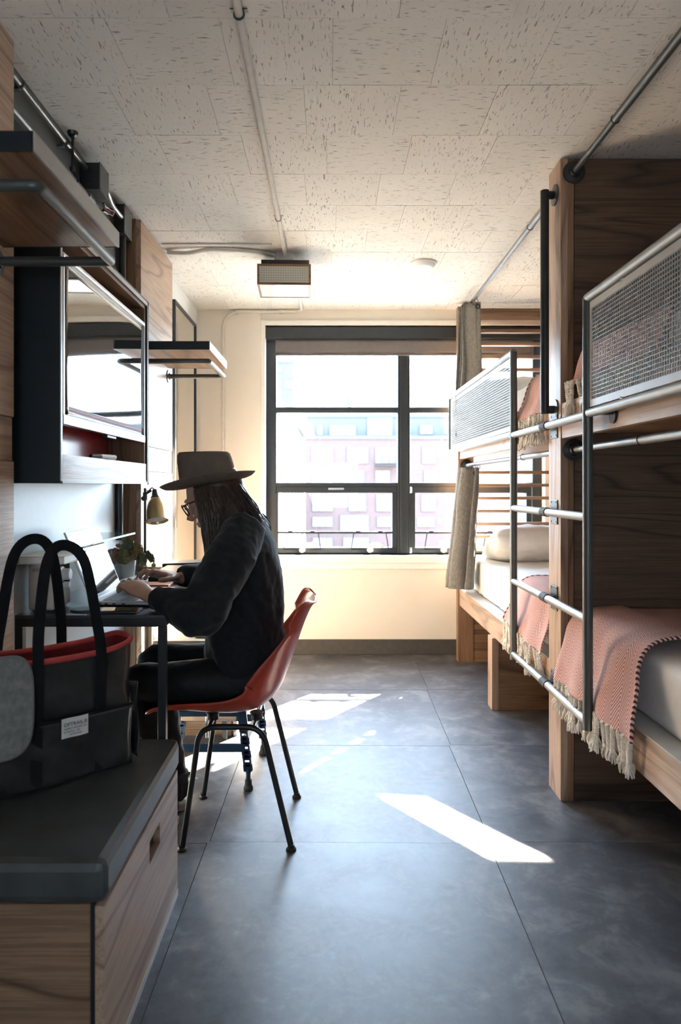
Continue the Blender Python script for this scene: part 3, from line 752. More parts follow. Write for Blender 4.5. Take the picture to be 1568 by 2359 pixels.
# potted plant
pt = top('potted_plant', 'small rippled leaf plant in a grey glazed pot behind the laptop', 'plant', (-.826, 2.75, DZ))
pc = V((-.826, 2.75, DZ))
part('pot', M().lathe(pc, [(.034, 0), (.037, .004), (.0435, .078), (.0435, .081), (.039, .081), (.037, .068)], 32), potm, pt, smooth=False, bevel=.001)
part('soil', M().lathe(pc, [(.038, .062), (.0375, .068), (.01, .071)], 20), soilm, pt)
lf = [(258,1271,22,9,-.3),(263,1280,12,24,.2),(284,1281,22,22,0),(294,1262,20,20,.3),(314,1266,18,22,-.4),(296,1247,22,9,.5),(318,1259,17,9,.4),(327,1287,15,20,.1),(344,1281,11,20,-.5),(276,1257,12,6,.2)]
for k, (u, v, a, b, tw) in enumerate(lf):
    Yq = 2.75+[-.02,-.05,-.06,-.03,-.02,.03,.02,-.05,-.02,.05][k]
    c = at(u, v, Yq); s_ = Yq/F*1.12; ra, rb_ = a*s_*.5*1.45, b*s_*.5*1.45
    m = M(); tilt = Matrix.Rotation(tw, 3, 'Y') @ Matrix.Rotation(random.uniform(.1, .5), 3, 'X')
    def leaf(x, y):
        r = x; an = y*2*PI; q = V((math.cos(an)*ra*r*(1-.15*math.sin(an)), .006*math.cos(an*7)*r*r-.012*(1-r*r), math.sin(an)*rb_*r*(1 if math.sin(an) > 0 else 1.15)))
        return c+tilt @ q, (x, y)
    m.grid(leaf, 5, 28)
    part('leaf', m, leafm, pt, smooth=True, solid=.0012)
    b0 = pc+V((random.uniform(-.012, .012), random.uniform(-.012, .012), .07))
    part('stem', M().tube(catmull([b0, lerp(b0, c, .5)+V((0,0,.012)), c-V((0, -.006, 0))], 5), .0026, 8), stemm, pt, smooth=True)

# desk lamp
dl = top('desk_lamp', 'brass shaded desk lamp with black pole and red cord', 'lamp', (-.845, 3.12, DZ))
b0 = V((-.845, 3.12, DZ))
part('base', M().lathe(b0+V((.035,0,0)), [(.060, 0), (.060, .012), (.052, .018), (.012, .026)], 32), brass, dl, smooth=False, bevel=.001)
part('pole', M().tube([b0+V((0,0,.015)), b0+V((0,0,.372))], .0055, 10), blackp, dl, smooth=True)
part('finial', M().lathe(b0+V((.048,-.03,.018)), [(.008, 0), (.011, .008), (.006, .016), (.003, .02), (.0025, .034)], 12), brass, dl, smooth=True)
kn = M().obox(b0+V((0,0,.335)), (.008,0,0), (0,.008,0), (0,0,.018)).lathe(b0+V((-.004,0,.325)), [(.011, -.012), (.011, .010)], 12, (0,1,0)).bar(b0+V((0,0,.345)), b0+V((.030,0,.362)), .011)
part('clamp', kn, blackpl, dl)
sax = V((-.17, .36, 1)).normalized(); sc = V((-.790, 3.12, 1.2-(1203-V0)/F*3.12+.005))
part('shade', M().lathe(sc, [(.052, 0), (.0505, .003), (.046, .012), (.044, .050), (.040, .075), (.033, .095), (.024, .108), (.018, .112), (.017, .110), (.030, .094), (.037, .074), (.042, .050), (.0445, .012), (.0495, .001)], 36, sax, cap=False), brass, dl, smooth=True)
part('shade_lining', M().lathe(sc, [(.0500, .0015), (.0440, .013), (.0415, .050), (.0365, .074), (.029, .094), (.012, .106)], 36, sax, cap=False), whitep, dl, smooth=True)
part('socket', M().lathe(sc+sax*.108, [(.0205, 0), (.0205, .010), (.016, .014), (.011, .045), (.007, .047)], 20, sax), blackpl, dl)
part('cord', M().tube(catmull([sc+sax*.154, sc+sax*.160+V((-.012,0,.003)), sc+sax*.150+V((-.028,0,0)), b0+V((.004,0,.362))], 6), .0028, 8), plain('red_fabric_cord', (.42,.03,.04), .8), dl, smooth=True)
part('bulb', M().ball(sc+sax*.055, .02, .02, .028, 14), whitep, dl, smooth=True)

# papers and boxes beyond the laptop
bx_ = top('flat_box', 'flat black case with a pale label behind the laptop', 'case', (-.60, 2.93, DZ))
part('case', B(-.72, -.545, 2.70, 3.02, DZ, DZ+.032), blackpl, bx_, bevel=.003)
part('label', B(-.600, -.552, 2.699, 2.70, DZ+.010, DZ+.026), paperm, bx_)
part('ribbing', M().box(-.64, -.61, 2.6985, 2.70, DZ+.012, DZ+.022), steel, bx_)
wl_ = top('leather_wallet', 'orange leather wallet on the desk under the right hand', 'wallet', (-.70, 2.60, DZ))
part('cover', B(-.735, -.605, 2.555, 2.645, DZ, DZ+.012), orangem, wl_, bevel=.003)
nb = top('notepad', 'white notepad leaning over the wallet by the lamp base', 'notepad', (-.76, 2.70, DZ))
part('sheets', M().obox((-.765, 2.68, DZ+.020), (.055,0,.010), (0,.075,0), (-.0008,0,.0045)), paperm, nb)
bl_ = top('black_binder', 'slim black binder at the far end of the desk', 'binder', (-.62, 3.13, DZ))
part('cover', M().obox((-.62, 3.12, DZ+.020), (.13,0,.004), (0,.07,0), (-.0006,0,.019)), blackpl, bl_, bevel=.003)

# things on the far bench
bb_ = top('camera_bag', 'soft black bag on the far bench cushion', 'bag', (-.66, 3.6, .462))
def bagf(p, n): return p+n*.008*noise.noise(p*14)
mm = M(); mm.box(-.72, -.44, 3.50, 3.70, .468, .56)
me = union(mm, .012, 8, 'body'); ob = part('body', finish(me, ORG[bb_.name], bagf), blackpl, bb_)
part('flap', M().box(-.715, -.45, 3.489, 3.50, .515, .565), vinyl, bb_, bevel=.004)
sp_ = top('bag_strap', 'black webbing strap with a buckle lying on the far bench', 'strap', (-.60, 3.42, .462))
part('webbing', M().obox((-.615, 3.40, .4655), V((.085,.055,0)), V((-.008,.012,0)), (0,0,.0015)), webm, sp_)
bu = M()
for q in (-1, 0, 1): bu.box(-.552, -.515, 3.39+q*.014-.003, 3.39+q*.014+.003, .464, .490)
bu.box(-.552, -.546, 3.374, 3.406, .464, .490).torus((-.512, 3.39, .478), .010, .003, (0,1,0), 12, 6)
part('buckle', bu, chrome, sp_)
gc = top('glasses_case', 'grey soft glasses case at the edge of the far bench cushion', 'case', (-.60, 3.31, .462))
part('body', M().tube([(-.655, 3.305, .468), (-.64, 3.305, .469), (-.53, 3.305, .469), (-.515, 3.305, .468)], [.006, .011, .011, .006], 12, flat=.6), plain('dark_grey_pouch', (.09,.09,.085), .7), gc, smooth=True)
tg = top('paper_tag', 'small white paper tag beside the grey case on the far bench', 'tag', (-.49, 3.30, .462))
part('card', M().obox((-.49, 3.30, .4635), (.022,.004,0), (-.002,.012,0), (0,0,.0008)), paperm, tg)

# ================================================================ TOTE BAG on the near bench
EV = V((.729, .685, 0)).normalized(); NV = V((-EV.y, EV.x, 0)); BZ = .4625
RC = V((-.524, 1.822, 0))
def bp(p, d, z): return RC-EV*p+NV*d+V((0, 0, z))
tb_ = top('tote_bag', 'glossy black tote bag with red rim standing on the near bench', 'bag', bp(.18, .07, BZ))
BL, BD = .355, .120
def ring(t, off=0.0, n=44):
    """superellipse ring at height fraction t of the bag"""
    z = BZ+.004+t*.305; out = []
    gx = BL/2*(1+.03*t)-off; gy = BD/2*(1.0+.18*t*t)-off
    for k in range(n):
        a = 2*PI*k/n; ca, sa = math.cos(a), math.sin(a)
        x = math.copysign(abs(ca)**.45, ca)*gx; y = math.copysign(abs(sa)**.45, sa)*gy
        p = bp(BL/2-x, BD/2+y, z+(.020*(abs(x)/gx)**3*t if off == 0 else .020*(abs(x)/gx)**3*t))
        w = noise.noise(p*9)*.014+noise.noise(V((p.x*30+p.z*14, p.y*30-p.z*14, p.z*10)))*.007
        out.append(p+NV*(w*math.sin(PI*min(t*1.1, 1)) if off == 0 else w*math.sin(PI*min(t*1.1, 1))*.8))
    return out
def bagm_(off, t0, t1, steps):
    m = M(); rows = [ring(lerp(t0, t1, i/steps), off) for i in range(steps+1)]; n = len(rows[0]); m.v = [p for r in rows for p in r]
    for i in range(steps):
        for k in range(n): m.f.append((i*n+k, i*n+(k+1)%n, (i+1)*n+(k+1)%n, (i+1)*n+k))
    m.f.append(tuple(reversed(range(n)))); return m
part('shell', bagm_(0, 0, 1, 18), bagm, tb_, smooth=True)
part('lining', bagm_(.004, .02, 1, 10), redlin, tb_, smooth=True)
rm = ring(1.0); part('rim', M().tube(rm+[rm[0]], .0062, 10, flat=1.3), redtrim, tb_, smooth=True)
def panel(p0, p1, z0, z1, off, sag=0, w=.004):
    def fn(a, b):
        p = lerp(p0, p1, a); z = lerp(z0, z1, b)+sag*math.sin(PI*a)
        q = bp(p, 0, z); t = (z-BZ)/.305
        q = q+NV*(-BD*.09*t*t-off+noise.noise(V((q.x*16+q.z*9, q.y*16, q.z*12)))*w*2.2-.006*math.sin(PI*a))
        return q, (a, b)
    return M().grid(fn, 26, 12)
part('front_pocket', panel(.012, .352, BZ+.006, BZ+.165, .009), bagm, tb_, smooth=True, solid=.002)
part('pocket_hem', panel(.012, .352, BZ+.160, BZ+.168, .0105), webm, tb_, smooth=True, solid=.003)
part('side_pocket', M().grid(lambda a, b: ((lambda q: (q+EV*(.010+noise.noise(V((q.x*20+q.z*12, q.y*20, q.z*22)))*.005), (a, b)))(bp(-.004, lerp(.004, BD-.004, a), lerp(BZ+.01, BZ+.21-.02*a, b)))), 14, 14), bagm, tb_, smooth=True, solid=.002)
def ribbon(pts, w, nrm, th=.0022):
    P = catmull(pts, 7); m = M(); vs = []
    for i, p in enumerate(P):
        t = (P[min(i+1, len(P)-1)]-P[max(i-1, 0)]).normalized(); side = t.cross(V(nrm)).normalized(); n2 = side.cross(t)
        for a, b in ((-1,-1), (1,-1), (1,1), (-1,1)): vs.append(p+side*w/2*a+n2*th/2*b)
    fs = []
    for i in range(len(P)-1):
        for k in range(4): fs.append((i*4+k, i*4+(k+1)%4, (i+1)*4+(k+1)%4, (i+1)*4+k))
    fs += [(3,2,1,0), tuple(len(vs)-4+k for k in range(4))]
    m.add(vs, fs); return m
def handle(pa, pb, d, top_p, ztop, front):
    s = -1 if front else 1; base = BZ+.010 if front else BZ+.22
    D = lambda z: d+s*(.013+BD*.09*((z-BZ)/.305)**2)
    pts = [bp(pa, D(base), base), bp(pa, D(BZ+.15), BZ+.15), bp(pa, D(BZ+.30), BZ+.30), bp(lerp(pa, top_p, .10), d+s*.012, BZ+.40), bp(lerp(pa, top_p, .42), d+s*.004, lerp(BZ+.30, ztop, .86)), bp(top_p, d, ztop),
           bp(lerp(pb, top_p, .42), d+s*.004, lerp(BZ+.30, ztop, .86)), bp(lerp(pb, top_p, .10), d+s*.012, BZ+.40), bp(pb, D(BZ+.30), BZ+.30), bp(pb, D(BZ+.15), BZ+.15), bp(pb, D(base), base)]
    return ribbon(pts, .027, NV)
part('handle', handle(.100, .258, 0, .190, 1.052, True), webm, tb_, smooth=False)
part('handle', handle(.135, .300, BD, .215, 1.062, False), webm, tb_, smooth=False)
lb = M().grid(lambda a, b: (bp(lerp(.203, .136, a), -.0155-.011+.0015*math.sin(a*7), BZ+lerp(.118, .166, b)), (a, b)), 8, 3)
lbl = part('label', lb, labelm, tb_, solid=.001, label='white sewn label with black and red print')
def text(s, size, mat, parent, loc, ex, ey, name='lettering'):
    cd = bpy.data.curves.new('t', 'FONT'); cd.body = s; cd.size = size; cd.align_x = 'CENTER'; cd.align_y = 'CENTER'; cd.extrude = .0002
    ob = bpy.data.objects.new('t', cd); COL.objects.link(ob)
    dg = bpy.context.evaluated_depsgraph_get(); me = bpy.data.meshes.new_from_object(ob.evaluated_get(dg)); bpy.data.objects.remove(ob)
    ex = V(ex).normalized(); ey = V(ey).normalized(); ez = ex.cross(ey)
    R = Matrix((ex, ey, ez)).transposed()
    org = ORG[parent.name]
    for v in me.vertices: v.co = R @ v.co+V(loc)-org
    me.name = name; return part(name, me, mat, parent)
for s, z, sz, mt, pp in (('OFTRAIL.R', .151, .0125, inkm, .1695), ('SUPPLY GOODS CO', .141, .0062, inkm, .1695), ('No. 100', .1335, .0065, inkr, .1695), ('EST MADE', .1335, .004, inkm, .190), ('HANDMADE', .126, .0055, inkm, .1695)):
    text(s, sz, mt, lbl, bp(pp, -.0300, BZ+z), EV, (0, 0, 1))
# grey felt pouch tucked into the pocket
fp = top('felt_pouch', 'grey felt pouch with piped edge tucked into the tote bag pocket', 'pouch', bp(.35, -.03, BZ+.14))
pts = []
n = 40; hw, hh, rr = .075, .115, .055
for k in range(n):
    a = 2*PI*k/n; ca, sa = math.cos(a), math.sin(a)
    pts.append((math.copysign(abs(ca)**.55, ca)*hw, math.copysign(abs(sa)**.55, sa)*hh))
fm = M()
def fq(x, z, d): return bp(.352-x, -.030-d, BZ+.225+z)
for d, s in ((0, 1), (.012, 1.0)):
    for x, z in pts: fm.v.append(fq(x*s, z*s, d))
for k in range(n): fm.f.append((k, (k+1)%n, n+(k+1)%n, n+k))
fm.v += [fq(0, 0, -.004), fq(0, 0, .018)]
for k in range(n): fm.f.append((2*n, k, (k+1)%n)[::-1]); fm.f.append((2*n+1, n+k, n+(k+1)%n))
part('felt_body', fm, feltg, fp, smooth=False)
part('piping', M().tube([fq(x, z, .006) for x, z in pts+pts[:1]], .0062, 8), plain('grey_piping', (.17,.17,.18), .7), fp, smooth=True)

# ================================================================ CHAIR
CYc = 2.435
ch = top('shell_chair', 'red moulded shell chair on black tube legs under the seated person', 'chair', (-.33, CYc, 0))
prof = catmull([(-.600, 0, .428), (-.575, 0, .443), (-.50, 0, .440), (-.40, 0, .428), (-.31, 0, .424), (-.235, 0, .440), (-.180, 0, .490), (-.145, 0, .570), (-.117, 0, .650), (-.092, 0, .722), (-.070, 0, .772), (-.057, 0, .790), (-.047, 0, .793)], 4)
NP = len(prof)-1
def shell(a, b):
    f = a*NP; i = min(int(f), NP-1); p = lerp(prof[i], prof[i+1], f-i)
    t = (prof[min(i+2, NP)]-prof[max(i-1, 0)]).normalized(); nrm = V((-t.z, 0, t.x))
    s = b*2-1
    hw = .225 if a < .45 else lerp(.225, .195, (a-.45)/.55)
    if a < .10: hw *= math.sqrt(max(.0, 1-((.10-a)/.10)**2*.55))
    if a > .86: hw *= math.sqrt(max(.0, 1-((a-.86)/.14)**2*.62))
    lift = (.018+.055*math.sin(PI*min(1, a/.75))**1.3) if a < .75 else lerp(.030, .020, (a-.75)/.25)
    lift += .05*math.exp(-((a-.52)/.16)**2)
    q = p+V((0, math.sin(s*1.25)/math.sin(1.25)*hw, 0))+nrm*(lift*abs(s)**2.4)
    if a > .5: q += V((-.028*abs(s)**2.2*(a-.5)*2, 0, 0))
    q.y += CYc; return q, (a, b)
part('shell', M().grid(shell, 46, 30), redsh, ch, smooth=True, solid=.006)
ny, fy = CYc-.19, CYc+.19
for y, sy, nm in ((CYc-.190, -1, 'near'), (CYc+.188, 1, 'far')):
    P = fillet([(-.485, y-.015*sy*0, .012), (-.430, y+.01*sy*-1, .402), (-.225, y-.01*sy, .402), (-.128, y, .012)], .055, 7)
    part('leg_frame', M().tube(P, .0098, 14), blackp, ch, smooth=True)
    for x in (-.487, -.128): part('foot_glide', M().lathe((x, y, 0), [(.017, 0), (.017, .006), (.011, .012), (.011, .020)], 16), chrome if False else blackpl, ch)
xm = M()
for x in (-.40, -.25): xm.tube([(x, CYc-.185, .402), (x, CYc+.185, .402)], .008, 10)
for x in (-.40, -.25):
    for y in (CYc-.10, CYc+.10): xm.lathe((x, y, .402), [(.020, 0), (.020, .014), (.024, .024)], 14)
part('cross_bar', xm, blackp, ch, smooth=False)

# ================================================================ BLUE STAND behind the chair
st = top('luggage_stand', 'low navy steel stand with perforated legs and wooden boards behind the chair', 'stand', (-.5, 2.86, 0))
for x, y, lx in ((-.322, 2.690, .018), (-.298, 3.04, .012), (-.665, 2.70, -.012), (-.665, 3.04, -.012)):
    m = M(); n_ = 10
    # channel leg: flat web with real holes between strips, curved toe
    P = [V((x-lx*(1-k/n_)*1.6, y, lerp(.335, .075, k/n_))) for k in range(n_+1)]
    for k in range(n_):
        m.bar(P[k], P[k+1], .008, .036) if k < 4 else None
    for k in (5, 7, 9): m.bar(P[k], P[k+1], .006, .036)
    for q in (-.0135, .0135):
        m.bar(P[4]+V((q*.93,0,0)), P[-1]+V((q*.93,0,0)), .017, .006)
    for k in range(4, n_+1): m.box(P[k].x-.010, P[k].x+.010, y-.003, y+.003, P[k].z-.0088, P[k].z+.0088)
    m.tube([P[-1]+V((0,0,.01)), V((x, y, .03))], .009, 10)
    lg = part('leg', m, navy, st)
    part('rubber_foot', M().lathe((x, y, 0), [(.018, 0), (.019, .010), (.014, .022), (.013, .042)], 14), rubber, lg)
part('stretcher', B(-.665, -.335, 2.684, 2.696, .150, .182), navy, st, bevel=.002); part('stretcher', B(-.665, -.31, 3.034, 3.046, .150, .182), navy, st, bevel=.002)
part('stretcher', B(-.674, -.656, 2.70, 3.04, .150, .182), navy, st, bevel=.002)
sr = M().bar((-.337, 2.70, .195), (-.307, 3.035, .195), .010, .034); part('stretcher', sr, navy, st)
part('upper_rail', B(-.665, -.35, 2.684, 2.696, .290, .312), navy, st, bevel=.002); part('upper_rail', B(-.665, -.32, 3.034, 3.046, .290, .312), navy, st, bevel=.002)
for k in range(2): part('board', B(-.64+.0*k, -.385-.02*k, 2.99-.06*k, 3.008-.06*k, .188, .275), oakp['x'], st, bevel=.002)
for x in (-.505, -.487): part('strut', M().tube([(x, 2.80, .165), (x, 2.80, .33)], .006, 10), chrome, st, smooth=True)
part('top_board', B(-.67, -.33, 2.68, 3.05, .335, .350), navy, st, bevel=.003)

# ================================================================ PERSON
pe = top('person', 'person in a tan brimmed hat and dark sweater typing on the red chair', 'person', (-.30, CYc, 0))
PO = ORG[pe.name]
YC = CYc
sh_l, el_l, wr_l = V((-.290, 2.265, 1.035)), V((-.402, 2.035, .828)), V((-.540, 2.095, .853))
sh_r, el_r, wr_r = V((-.290, 2.605, 1.035)), V((-.405, 2.700, .850)), V((-.555, 2.545, .856))
kn_l, kn_r = V((-.655, 2.295, .530)), V((-.660, 2.560, .538))
hp_l, hp_r = V((-.275, 2.335, .535)), V((-.275, 2.535, .535))
an_l, an_r = V((-.585, 2.415, .105)), V((-.572, 2.535, .105))
HC = V((-.412, YC, 1.152)); HA = math.radians(26)
hf = V((-math.cos(HA), 0, -math.sin(HA))); hu = V((-math.sin(HA), 0, math.cos(HA))); hs = V((0, 1, 0))
def hp(f, s, u): return HC+hf*f+hs*s+hu*u
body = M()
# torso, neck
tor = [(V((-.30, YC, .47)), .10, 1.6), (V((-.30, YC, .56)), .105, 1.5), (V((-.30, YC, .70)), .10, 1.4), (V((-.302, YC, .86)), .092, 1.55), (V((-.307, YC, .98)), .085, 1.75), (V((-.313, YC, 1.045)), .062, 2.0), (V((-.325, YC, 1.075)), .046, 1.4)]
body.tube([t[0] for t in tor], [t[1] for t in tor], 20, flat=[t[2] for t in tor], up=(0,1,0))
body.tube(catmull([(-.320, YC, 1.04), (-.345, YC, 1.085), hp(-.03, 0, -.07), hp(-.015, 0, -.02)], 4), .048, 16)
# head
body.ball(hp(-.008, 0, .022), .098, .075, .098, 24, ax=(hf, hs, hu))
body.ball(hp(.025, 0, -.045), .062, .056, .072, 20, ax=(hf, hs, hu))
body.ball(hp(.062, 0, -.092), .024, .026, .020, 14, ax=(hf, hs, hu))
body.tube([hp(.082, 0, .022), hp(.094, 0, .0), hp(.110, 0, -.026), hp(.098, 0, -.034)], [.009, .0105, .0135, .010], 10)
body.ball(hp(.098, .009, -.030), .010, .009, .008, 10, ax=(hf, hs, hu)); body.ball(hp(.098, -.009, -.030), .010, .009, .008, 10, ax=(hf, hs, hu))
body.ball(hp(.088, 0, -.054), .010, .022, .006, 12, ax=(hf, hs, hu)); body.ball(hp(.086, 0, -.065), .010, .020, .007, 12, ax=(hf, hs, hu))
for s in (-1, 1):
    body.ball(hp(.083, s*.030, .032), .014, .026, .009, 12, ax=(hf, hs, hu))
    body.ball(hp(.060, s*.045, -.020), .024, .020, .022, 12, ax=(hf, hs, hu))
    body.ball(hp(-.012, s*.074, .0), .018, .007, .032, 12, ax=(hf, hs, hu))
# limbs
def limb(pts, rs, n=16): body.tube(catmull(pts, 5), [rs[min(int(i/5), len(rs)-1)]*(1-(i % 5)/5)+rs[min(int(i/5)+1, len(rs)-1)]*((i % 5)/5) for i in range(5*(len(pts)-1)+1)], n)
for sh, el, wr in ((sh_l, el_l, wr_l), (sh_r, el_r, wr_r)):
    limb([sh+V((0,.03*(1 if sh.y < YC else -1),.0)), lerp(sh, el, .5), el, lerp(el, wr, .35), wr], [.045, .042, .036, .038, .024])
for h, k, a in ((hp_l, kn_l, an_l), (hp_r, kn_r, an_r)):
    limb([h, lerp(h, k, .5), k, lerp(k, a, .35), a], [.078, .066, .050, .046, .034])
    body.tube([a+V((.02,0,-.02)), a+V((-.06,0,-.055)), a+V((-.15,0,-.075))], [.030, .030, .020], 12)
def hand(W, K, side_y, curl, spread=.021):
    f = (K-W).normalized(); n = V((-.15, 0, 1)); n = (n-f*n.dot(f)).normalized(); s = f.cross(n)
    if s.y*side_y < 0: s = -s
    L = (K-W).length
    P = [W-f*.03, W, W+f*L*.3, W+f*L*.65, K, K+f*.006]
    body.tube(P, [.024, .0245, .031, .039, .042, .036], 16, up=n, flat=[.85, .75, .56, .46, .36, .28])
    for o, ln, c in ((1.45, .070, .95), (.48, .078, 1.0), (-.48, .073, 1.05), (-1.42, .058, 1.1)):
        b = K+s*o*spread*.92-f*(.006*abs(o)**1.5)-n*.001
        d0 = (f*1.0+n*.08+s*o*.05).normalized(); p1 = b+d0*ln*.42
        a1 = curl*c; d1 = (f*math.cos(a1)-n*math.sin(a1)); p2 = p1+d1*ln*.34
        a2 = curl*c*1.75; d2 = (f*math.cos(a2)-n*math.sin(a2)); p3 = p2+d2*ln*.28
        body.tube([b-f*.02, b, lerp(b, p1, .5), p1, lerp(p1, p2, .5), p2, p3, p3+d2*.004], [.0085, .0095, .0086, .0090, .0080, .0080, .0068, .0035], 12)
        NAILS.append((p3-d2*.006+(n*math.cos(a2)+f*math.sin(a2))*.0062, d2, n*math.cos(a2)+f*math.sin(a2)))
        if side_y > 0 and abs(o+.48) < .01: RING.append((lerp(b, p1, .45), d0))
    tb = W+f*L*.25+s*.022-n*.004
    t1 = tb+(f*.75+s*.62-n*.25).normalized()*.040; t2 = t1+(f*.95+s*.22-n*.32).normalized()*.032; t3 = t2+(f*.98-n*.25).normalized()*.024
    body.tube([tb-f*.012-s*.008, tb, t1, lerp(t1, t2, .5), t2, t3, t3+(t3-t2)*.12], [.014, .0150, .0112, .0104, .0105, .0085, .004], 12)
NAILS = []; RING = []
hand(wr_l+V((-.012,.012,.002)), V((-.633, 2.178, .8835)), 1, .80)
hand(wr_r+V((-.012,-.008,.002)), V((-.640, 2.462, .8855)), -1, .72)
me = union(body, .0036, 3, 'body')
bo = part('body', finish(me, PO), skin, pe)
for q in (-1, 1):
    m = M().ball(hp(.0665, q*.027, .012), .0115, .0115, .0115, 14)
    part('eye', m, plain('eye_white' if q < 0 else 'eye_white_far', (.7,.68,.64), .2), bo, smooth=True)
for c, r in RING:
    part('ring', M().torus(c, .0098, .0016, r, 20, 8), chrome, bo, smooth=True)
nm_ = M()
for c, d, u in NAILS: nm_.ball(c, .0052, .0062, .0016, 10, ax=(d.cross(u).normalized(), d, u))
part('fingernails', nm_, plain('fingernail', (.62,.40,.33), .3), bo, smooth=True, kind='stuff')

# sweater: loose torso and balloon sleeves in one cloth surface with folds
sw = M()
tr = [((-.310, .478), .100, 1.62), ((-.308, .53), .128, 1.42), ((-.302, .62), .140, 1.36), ((-.300, .74), .134, 1.36), ((-.300, .86), .127, 1.42), ((-.303, .95), .118, 1.55), ((-.306, 1.02), .098, 1.78), ((-.312, 1.065), .070, 1.85), ((-.322, 1.092), .054, 1.3)]
P = catmull([(a[0], YC, a[1]) for a, _, _ in tr], 3)
R_ = []; Fl = []
for i in range(len(P)):
    f = i/3; k = min(int(f), len(tr)-2); t = f-k
    R_.append(lerp(tr[k][1], tr[k+1][1], t)); Fl.append(lerp(tr[k][2], tr[k+1][2], t))
sw.tube(P, R_, 30, flat=Fl, up=(0,1,0))
def sleeve(sh, el, wr, inw):
    pts = catmull([sh+V((.0, .05*inw, .012)), lerp(sh, el, .33)+V((.010, -.012*inw, 0)), lerp(sh, el, .68)+V((.008, -.008*inw, -.012)), el+V((.016, 0, -.014)), lerp(el, wr, .42)+V((0, 0, -.004)), lerp(el, wr, .78), wr], 5)
    rs = [.072, .078, .076, .066, .056, .047, .038]; rr = []
    for i in range(len(pts)):
        f = i/5; k = min(int(f), 5); rr.append(lerp(rs[k], rs[k+1], f-k))
    sw.tube(pts, rr, 22)
    d = (wr-el).normalized()
    for q in (0, .016, .032, .05): sw.torus(wr-d*(q+.004), .030+.002*(q/.016), .0105, d+V((.1*(-1)**int(q*100), 0, .1)), 22, 8)
sleeve(sh_l, el_l, wr_l, 1); sleeve(sh_r, el_r, wr_r, -1)
sw.torus((-.330, YC, 1.094), .060, .014, (-.30, 0, 1), 26, 10)
me = union(sw, .0062, 6, 'sweater')
def folds(p, n):
    w = 0
    if p.z < .97:                                             # drape lines down the back and side
        w += .013*noise.noise(V((p.x*9+p.z*4.5, p.y*9, p.z*1.6+3)))*min(1, (.97-p.z)*8)
        w += .007*noise.noise(V((p.x*22+p.z*13, p.y*20, p.z*4)))
    d = min((p-el_l).length, (p-el_r).length)                    # crumples round the elbows and cuffs
    if d < .17: w += .012*noise.noise(V((p.x*28, p.y*12, p.z*34)))*(1-d/.17)
    d = min((p-sh_l).length, (p-sh_r).length)
    if d < .16: w += .012*noise.noise(V((p.x*26+p.z*10, p.y*10, p.z*10)))*(1-d/.16)
    w += .0025*noise.noise(p*38)
    return p+n*w
part('sweater', finish(me, PO, folds), sweat, pe)
# trousers
body = M()
for h, k, a in ((hp_l, kn_l, an_l), (hp_r, kn_r, an_r)):
    limb([h+V((.03,0,0)), lerp(h, k, .35), lerp(h, k, .7), k+V((-.004,0,0)), lerp(k, a, .3)+V((.004,0,0)), lerp(k, a, .65), a+V((0,0,.01))], [.092, .079, .069, .060, .056, .050, .042], 20)
body.tube([(-.225, YC, .56), (-.25, YC, .555), (-.30, YC, .545), (-.40, YC, .53)], [.05, .085, .095, .07], 22, flat=[1.5, 1.75, 1.75, 1.8], up=(0,1,0))
me = union(body, .0065, 5, 'trousers')
def creases(p, n): return p+n*(.0035*noise.noise(V((p.x*16, p.y*24, p.z*24)))+.002*noise.noise(p*45))
part('trousers', finish(me, PO, creases), jeans, pe)
# sneakers
for nm2, a in (('near', an_l), ('far', an_r)):
    m = M(); m.tube(catmull([a+V((.038,0,-.030)), a+V((.02,0,-.040)), a+V((-.04,0,-.045)), a+V((-.10,0,-.058)), a+V((-.165,0,-.070)), a+V((-.190,0,-.074))], 4), [.028]*4+[.040]*4+[.043]*4+[.042]*4+[.036]*4+[.018], 18, flat=[.85]*21)
    m.tube([a+V((.004,0,-.045)), a+V((.002,0,.0)), a+V((.004,0,.035))], [.046, .043, .046], 18)
    me = union(m, .006, 4, 'sneaker')
    def clip(p, n): return V((p.x, p.y, max(p.z, .022)))
    sn = part('sneaker', finish(me, PO, clip), sneak, pe)
    m = M(); n = 30; rows = []
    for z, o in ((.0, -.004), (.004, .002), (.024, .003), (.028, -.003)):
        for k in range(n):
            an = 2*PI*k/n; ca, sa = math.cos(an), math.sin(an)
            m.v.append(V((a.x-.076+ca*(.124+o), a.y+math.copysign(abs(sa)**.75, sa)*(.044+o)*(1-.18*(ca > 0)*ca), z)))
    for i in range(3):
        for k in range(n): m.f.append((i*n+k, i*n+(k+1)%n, (i+1)*n+(k+1)%n, (i+1)*n+k))
    m.f.append(tuple(reversed(range(n)))); m.f.append(tuple(range(3*n, 4*n)))
    part('sole', m, sole, sn, smooth=False)
    lc = M()
    for k in range(5): lc.tube(catmull([a+V((-.045-.018*k, -.026, -.012-.010*k)), a+V((-.047-.018*k, 0, .002-.010*k)), a+V((-.045-.018*k, .026, -.012-.010*k))], 4), .0035, 6)
    lc.tube(catmull([a+V((.052,-.01,-.015)), a+V((.056,0,.005)), a+V((.052,.01,.028))], 4), .007, 8)
    part('laces', lc, sneak, sn, smooth=True)

